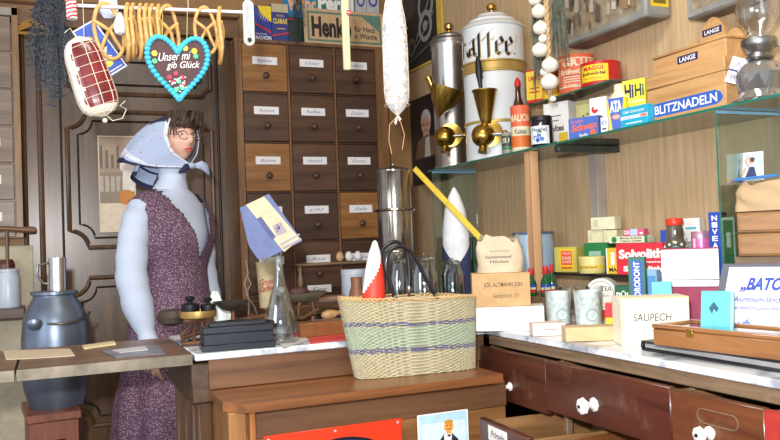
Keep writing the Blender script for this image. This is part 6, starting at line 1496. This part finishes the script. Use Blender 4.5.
# hair
m = MB(); HRM = M((66, 50, 40), .5, var=.4, scale=70); random.seed(9)
rg = []
for j in range(13):
    ph = PI * j / 12; rg.append([(.010 + .076 * math.sin(ph) * math.cos(a), -.030 + .072 * math.sin(ph) * math.sin(a) * (1 + .05 * math.sin(6 * a)), .070 - .055 * math.cos(ph)) for a in [2 * PI * i / 32 for i in range(32)]])
m.loft(rg, HRM, T=HT)
for k in range(60):
    a = random.uniform(-2.9, .3); x0_, y0_ = .02 + .05 * math.cos(a), -.03 + .05 * math.sin(a)
    x1, y1 = .010 + .085 * math.cos(a), -.03 + .082 * math.sin(a); zz = random.uniform(.052, .075) if -2.4 < a < -.6 else random.uniform(-.02, .03)
    m.tube([(x0_, y0_, .12), ((x0_ + x1) / 2 * 1.15, (y0_ + y1) / 2 * 1.15, .115), (x1, y1, .08), (x1 * 1.0 + random.uniform(-.012, .012), y1 * .98, zz)], [.005, .006, .005, .002], HRM, 6, T=HT)
m.build('hair', mq)
# headscarf
SC1 = PATTERN('scarf_print', (172, 186, 214), (170, 90, 110), 'voronoi', 42, .10, .75); SC2 = PATTERN('scarf_band', (214, 220, 232), (180, 70, 90), 'voronoi', 90, .22, .75); SCN = M((34, 40, 74), .75); SCD = PATTERN('scarf_navy', (40, 46, 84), (180, 70, 90), 'voronoi', 60, .14, .75)
KEY = [(0, (0, -.094, -.122), (0, -.094, -.13), (-.01, -.09, -.135), (-.012, -.088, -.14)),
       (.12, (-.062, -.070, -.07), (-.085, -.03, -.085), (-.11, .02, -.11), (-.13, .05, -.125)),
       (.25, (-.084, -.062, -.0), (-.118, .0, .01), (-.15, .07, -.03), (-.172, .115, -.098)),
       (.38, (-.068, -.062, .075), (-.11, .01, .10), (-.135, .12, .02), (-.15, .175, -.095)),
       (.5, (0.0, -.068, .112), (0, .0, .158), (-.02, .14, .07), (-.03, .205, -.10))]
KEY += [(1 - k[0],) + tuple((-p[0] * .9, p[1], p[2]) for p in k[1:]) for k in KEY[-2::-1]]
def bez(a, v):
    for k0, k1 in zip(KEY, KEY[1:]):
        if k0[0] <= a <= k1[0] + 1e-9:
            u = (a - k0[0]) / (k1[0] - k0[0]); P = [Vector(p).lerp(Vector(q), u) for p, q in zip(k0[1:], k1[1:])]; break
    w_ = 1 - v; return P[0] * w_ ** 3 + P[1] * 3 * w_ * w_ * v + P[2] * 3 * w_ * v * v + P[3] * v ** 3
# smooth the keys by sampling, then fold
NA, NV = 80, 44
G = [[bez(i / NA, j / NV) for j in range(NV + 1)] for i in range(NA + 1)]
for _ in range(4):
    G = [G[0]] + [[(G[i - 1][j] + G[i][j] * 2 + G[i + 1][j]) / 4 for j in range(NV + 1)] for i in range(1, NA)] + [G[NA]]
for i in range(NA + 1):
    for j in range(NV + 1):
        G[i][j] = G[i][j] * (1 + .018 * math.sin(i * .55 + j * .12) * (j / NV)) + Vector((0, 0, .0))
m = MB()
for i in range(NA):
    for j in range(NV):
        v = j / NV; a = i / NA
        mt = SCN if v > .93 else SC2 if .78 < v < .88 else SC1
        if v < .34 and .36 < a < .66: mt = SCD
        if v < .05: mt = SC2
        m.add([G[i][j], G[i + 1][j], G[i + 1][j + 1], G[i][j + 1]], [[0, 1, 2, 3]], mt, T=HT)
o = m.build('headscarf', mq, sharp=180); sd = o.modifiers.new('t', 'SOLIDIFY'); sd.thickness = .003
bm_ = __import__('bmesh'); b3 = bm_.new(); b3.from_mesh(o.data); bm_.ops.remove_doubles(b3, verts=b3.verts, dist=.0004); bm_.ops.recalc_face_normals(b3, faces=b3.faces); b3.to_mesh(o.data); b3.free()
for p_ in o.data.polygons: p_.use_smooth = True
m = MB(); m.ball((0, -.1, -.128), .018, SC1, 14, T=HT, sc=(1.2, .8, .8))
def tail(pts, w):
    R_ = [];
    for k, p in enumerate(pts):
        ww = w[k]; R_.append([(p[0] + .2 * ww * math.cos(a), p[1] + .25 * ww * math.cos(a), p[2] + ww * math.sin(a)) for a in [2 * PI * i / 12 for i in range(12)]])
    return R_
m.loft(tail([(.01, -.105, -.128), (.04, -.115, -.125), (.07, -.11, -.14), (.095, -.10, -.165)], [.008, .02, .024, .004]), SC1, T=HT); m.loft(tail([(.085, -.106, -.148), (.10, -.104, -.166), (.106, -.1, -.178)], [.018, .012, .002]), SCN, T=HT)
m.loft(tail([(-.01, -.105, -.13), (-.035, -.105, -.142), (-.06, -.095, -.16)], [.008, .02, .004]), SCN, T=HT); m.build('scarf_knot', mq)
m = MB()   # lower scarf layers behind the neck
for dz, sc_, mt in ((0, 1, SC1),):
    rg = []
    for j in range(12):
        v = j / 11; rg.append([((-.055 - .045 * math.cos(a)) * 1.1 - .02 * v, .06 + .085 * v * .5 + .05 * math.sin(a) , -.09 - .10 * v + .03 * math.cos(a)) for a in [PI * i / 16 - .3 for i in range(17)]])
    for j in range(11):
        m.loft([rg[j], rg[j + 1]], SCN if j > 8 or j == 3 else mt, closed=False, T=HT)
o = m.build('scarf_fold', mq); sd = o.modifiers.new('t', 'SOLIDIFY'); sd.thickness = .003
# blouse
BLO = M((196, 208, 230), .75, var=.04, bump=.15, scale=8)
m = MB()
BK_ = [(.98, .15, .11, 0), (1.10, .135, .10, -.005), (1.28, .162, .117, -.01), (1.40, .178, .097, 0), (1.45, .13, .082, 0), (1.485, .066, .066, -.005), (1.53, .048, .054, -.015), (1.605, .049, .055, -.02)]
m.loft([ell(0, interp(BK_, z)[2], z, interp(BK_, z)[0], interp(BK_, z)[1], 48) for z in [.98 + .625 * k / 40 for k in range(41)]], BLO, caps=False)
for s in (-1, 1):
    A_ = arm(s)[:-1] ; P = []; R_ = []
    for i in range(len(A_) - 1):
        for q in range(5):
            u = q / 5; P.append(Vector(A_[i]).lerp(Vector(A_[i + 1]), u))
    n_ = len(P)
    for i in range(n_):
        v = i / (n_ - 1); R_.append((.053 - .002 * v + .008 * math.sin(v * PI) * v + .0022 * math.sin(i * 1.7)) * (1 if v < .88 else 1 - (v - .88) * 3.2))
    P += [Vector(A_[-1]), Vector(A_[-1]) + Vector((0, -.006, -.02))]; R_ += [.034, .036]
    m.tube(P, R_, BLO, 22)
o = m.build('blouse', mq)
# dress
DRS = PATTERN('dress_print', (118, 90, 110), (168, 150, 166), 'voronoi', 150, .26, .85, .1, third=(94, 66, 88))
DK_ = [(.04, .30, .27, 0), (.5, .235, .21, 0), (.80, .20, .165, 0), (.95, .182, .14, 0), (1.06, .150, .118, -.004), (1.12, .144, .112, -.006), (1.29, .188, .138, -.014), (1.36, .202, .124, -.01), (1.42, .200, .098, 0), (1.455, .155, .080, 0.004), (1.475, .105, .072, .006)]
m = MB(); n = 144; zs_ = [.04 + (1.475 - .04) * k / 150 for k in range(151)]
def fold(a, z):
    k = max(0, (1.0 - z)) * .030; return (k * math.cos(a) * math.sin(9 * a + z * 2), k * math.sin(a) * math.sin(9 * a + z * 2))
rg = [ell(0, interp(DK_, z)[2], z, interp(DK_, z)[0], interp(DK_, z)[1], n, 1, fold) for z in zs_]
TR = M((84, 58, 80), .8)
for R__ in rg:
    z = R__[0][2]; vw = (z - 1.175) * .42
    if z > 1.17 and vw > 0:
        for i in range(n):
            x, y, _ = R__[i]
            if y < 0 and abs(abs(x) - vw) < .0045: R__[i] = (math.copysign(vw, x), y, z)
for j in range(150):
    z = zs_[j]
    for i in range(n):
        i2 = (i + 1) % n; x, y, _ = rg[j][i]; fr = y < 0
        vw = (z - 1.175) * .42
        if fr and z > 1.175 and abs((x + rg[j][i2][0]) / 2) < vw: continue
        if z > 1.40 and abs(x) < .06: continue
        m.add([rg[j][i], rg[j][i2], rg[j + 1][i2], rg[j + 1][i]], [[0, 1, 2, 3]], TR if fr and z > 1.175 and abs(x) < vw + .008 else DRS)
o = m.build('dress', mq); b3 = bm_.new(); b3.from_mesh(o.data); bm_.ops.remove_doubles(b3, verts=b3.verts, dist=.0003); b3.to_mesh(o.data); b3.free(); sd = o.modifiers.new('t', 'SOLIDIFY'); sd.thickness = .003; sd.offset = 1
for (u0, z0_) in ((.0, 1.155), (.0, 1.09), (.0, 1.02)):
    y = interp(DK_, z0_)[2] - interp(DK_, z0_)[1] - .003
    mb = MB(); mb.ball((u0 + .012, y, z0_), .007, M((120, 90, 110), .4), 10, sc=(1, .5, 1)); mb.build('button', mq)
# ------------------------------------------------------------ light
w = bpy.data.worlds.new('world'); SC.world = w; w.use_nodes = True
nt = w.node_tree; bg = nt.nodes['Background']
bg.inputs[0].default_value = (.88, .92, 1, 1); bg.inputs[1].default_value = .75
def area(name, loc, target, size, e, col=(1, 1, 1), sy=None):
    l = bpy.data.lights.new(name, 'AREA'); l.energy = e; l.color = col; l.size = size
    if sy: l.shape = 'RECTANGLE'; l.size_y = sy
    o = bpy.data.objects.new(name, l); C.objects.link(o); o.location = loc
    o.rotation_euler = (Vector(target) - Vector(loc)).to_track_quat('-Z', 'Y').to_euler(); return o
area('camera_flash', (-.10, -.02, 1.38), (1.0, 2.8, 1.1), .07, 64, (1, .98, .96))
area('added_top_fill', (.5, 1.3, 2.92), (.6, 1.6, 0), 1.2, 30, (1, .95, .86), .5)  # unseen overhead area light, added for soft fill and reflections in the metal
area('added_side_fill', (-2.3, .6, 1.7), (1.2, 2.6, 1.0), 1.4, 30, (.85, .92, 1), 1.4)  # unseen cool area light at the left, added so metal has something to reflect
SC.view_settings.view_transform = 'Standard'; SC.view_settings.look = 'None'; SC.view_settings.gamma = 1; SC.view_settings.use_curve_mapping = False
SC.view_settings.exposure = .12
SC.cycles.max_bounces = 8; SC.cycles.transparent_max_bounces = 16; SC.cycles.caustics_reflective = False; SC.cycles.caustics_refractive = False
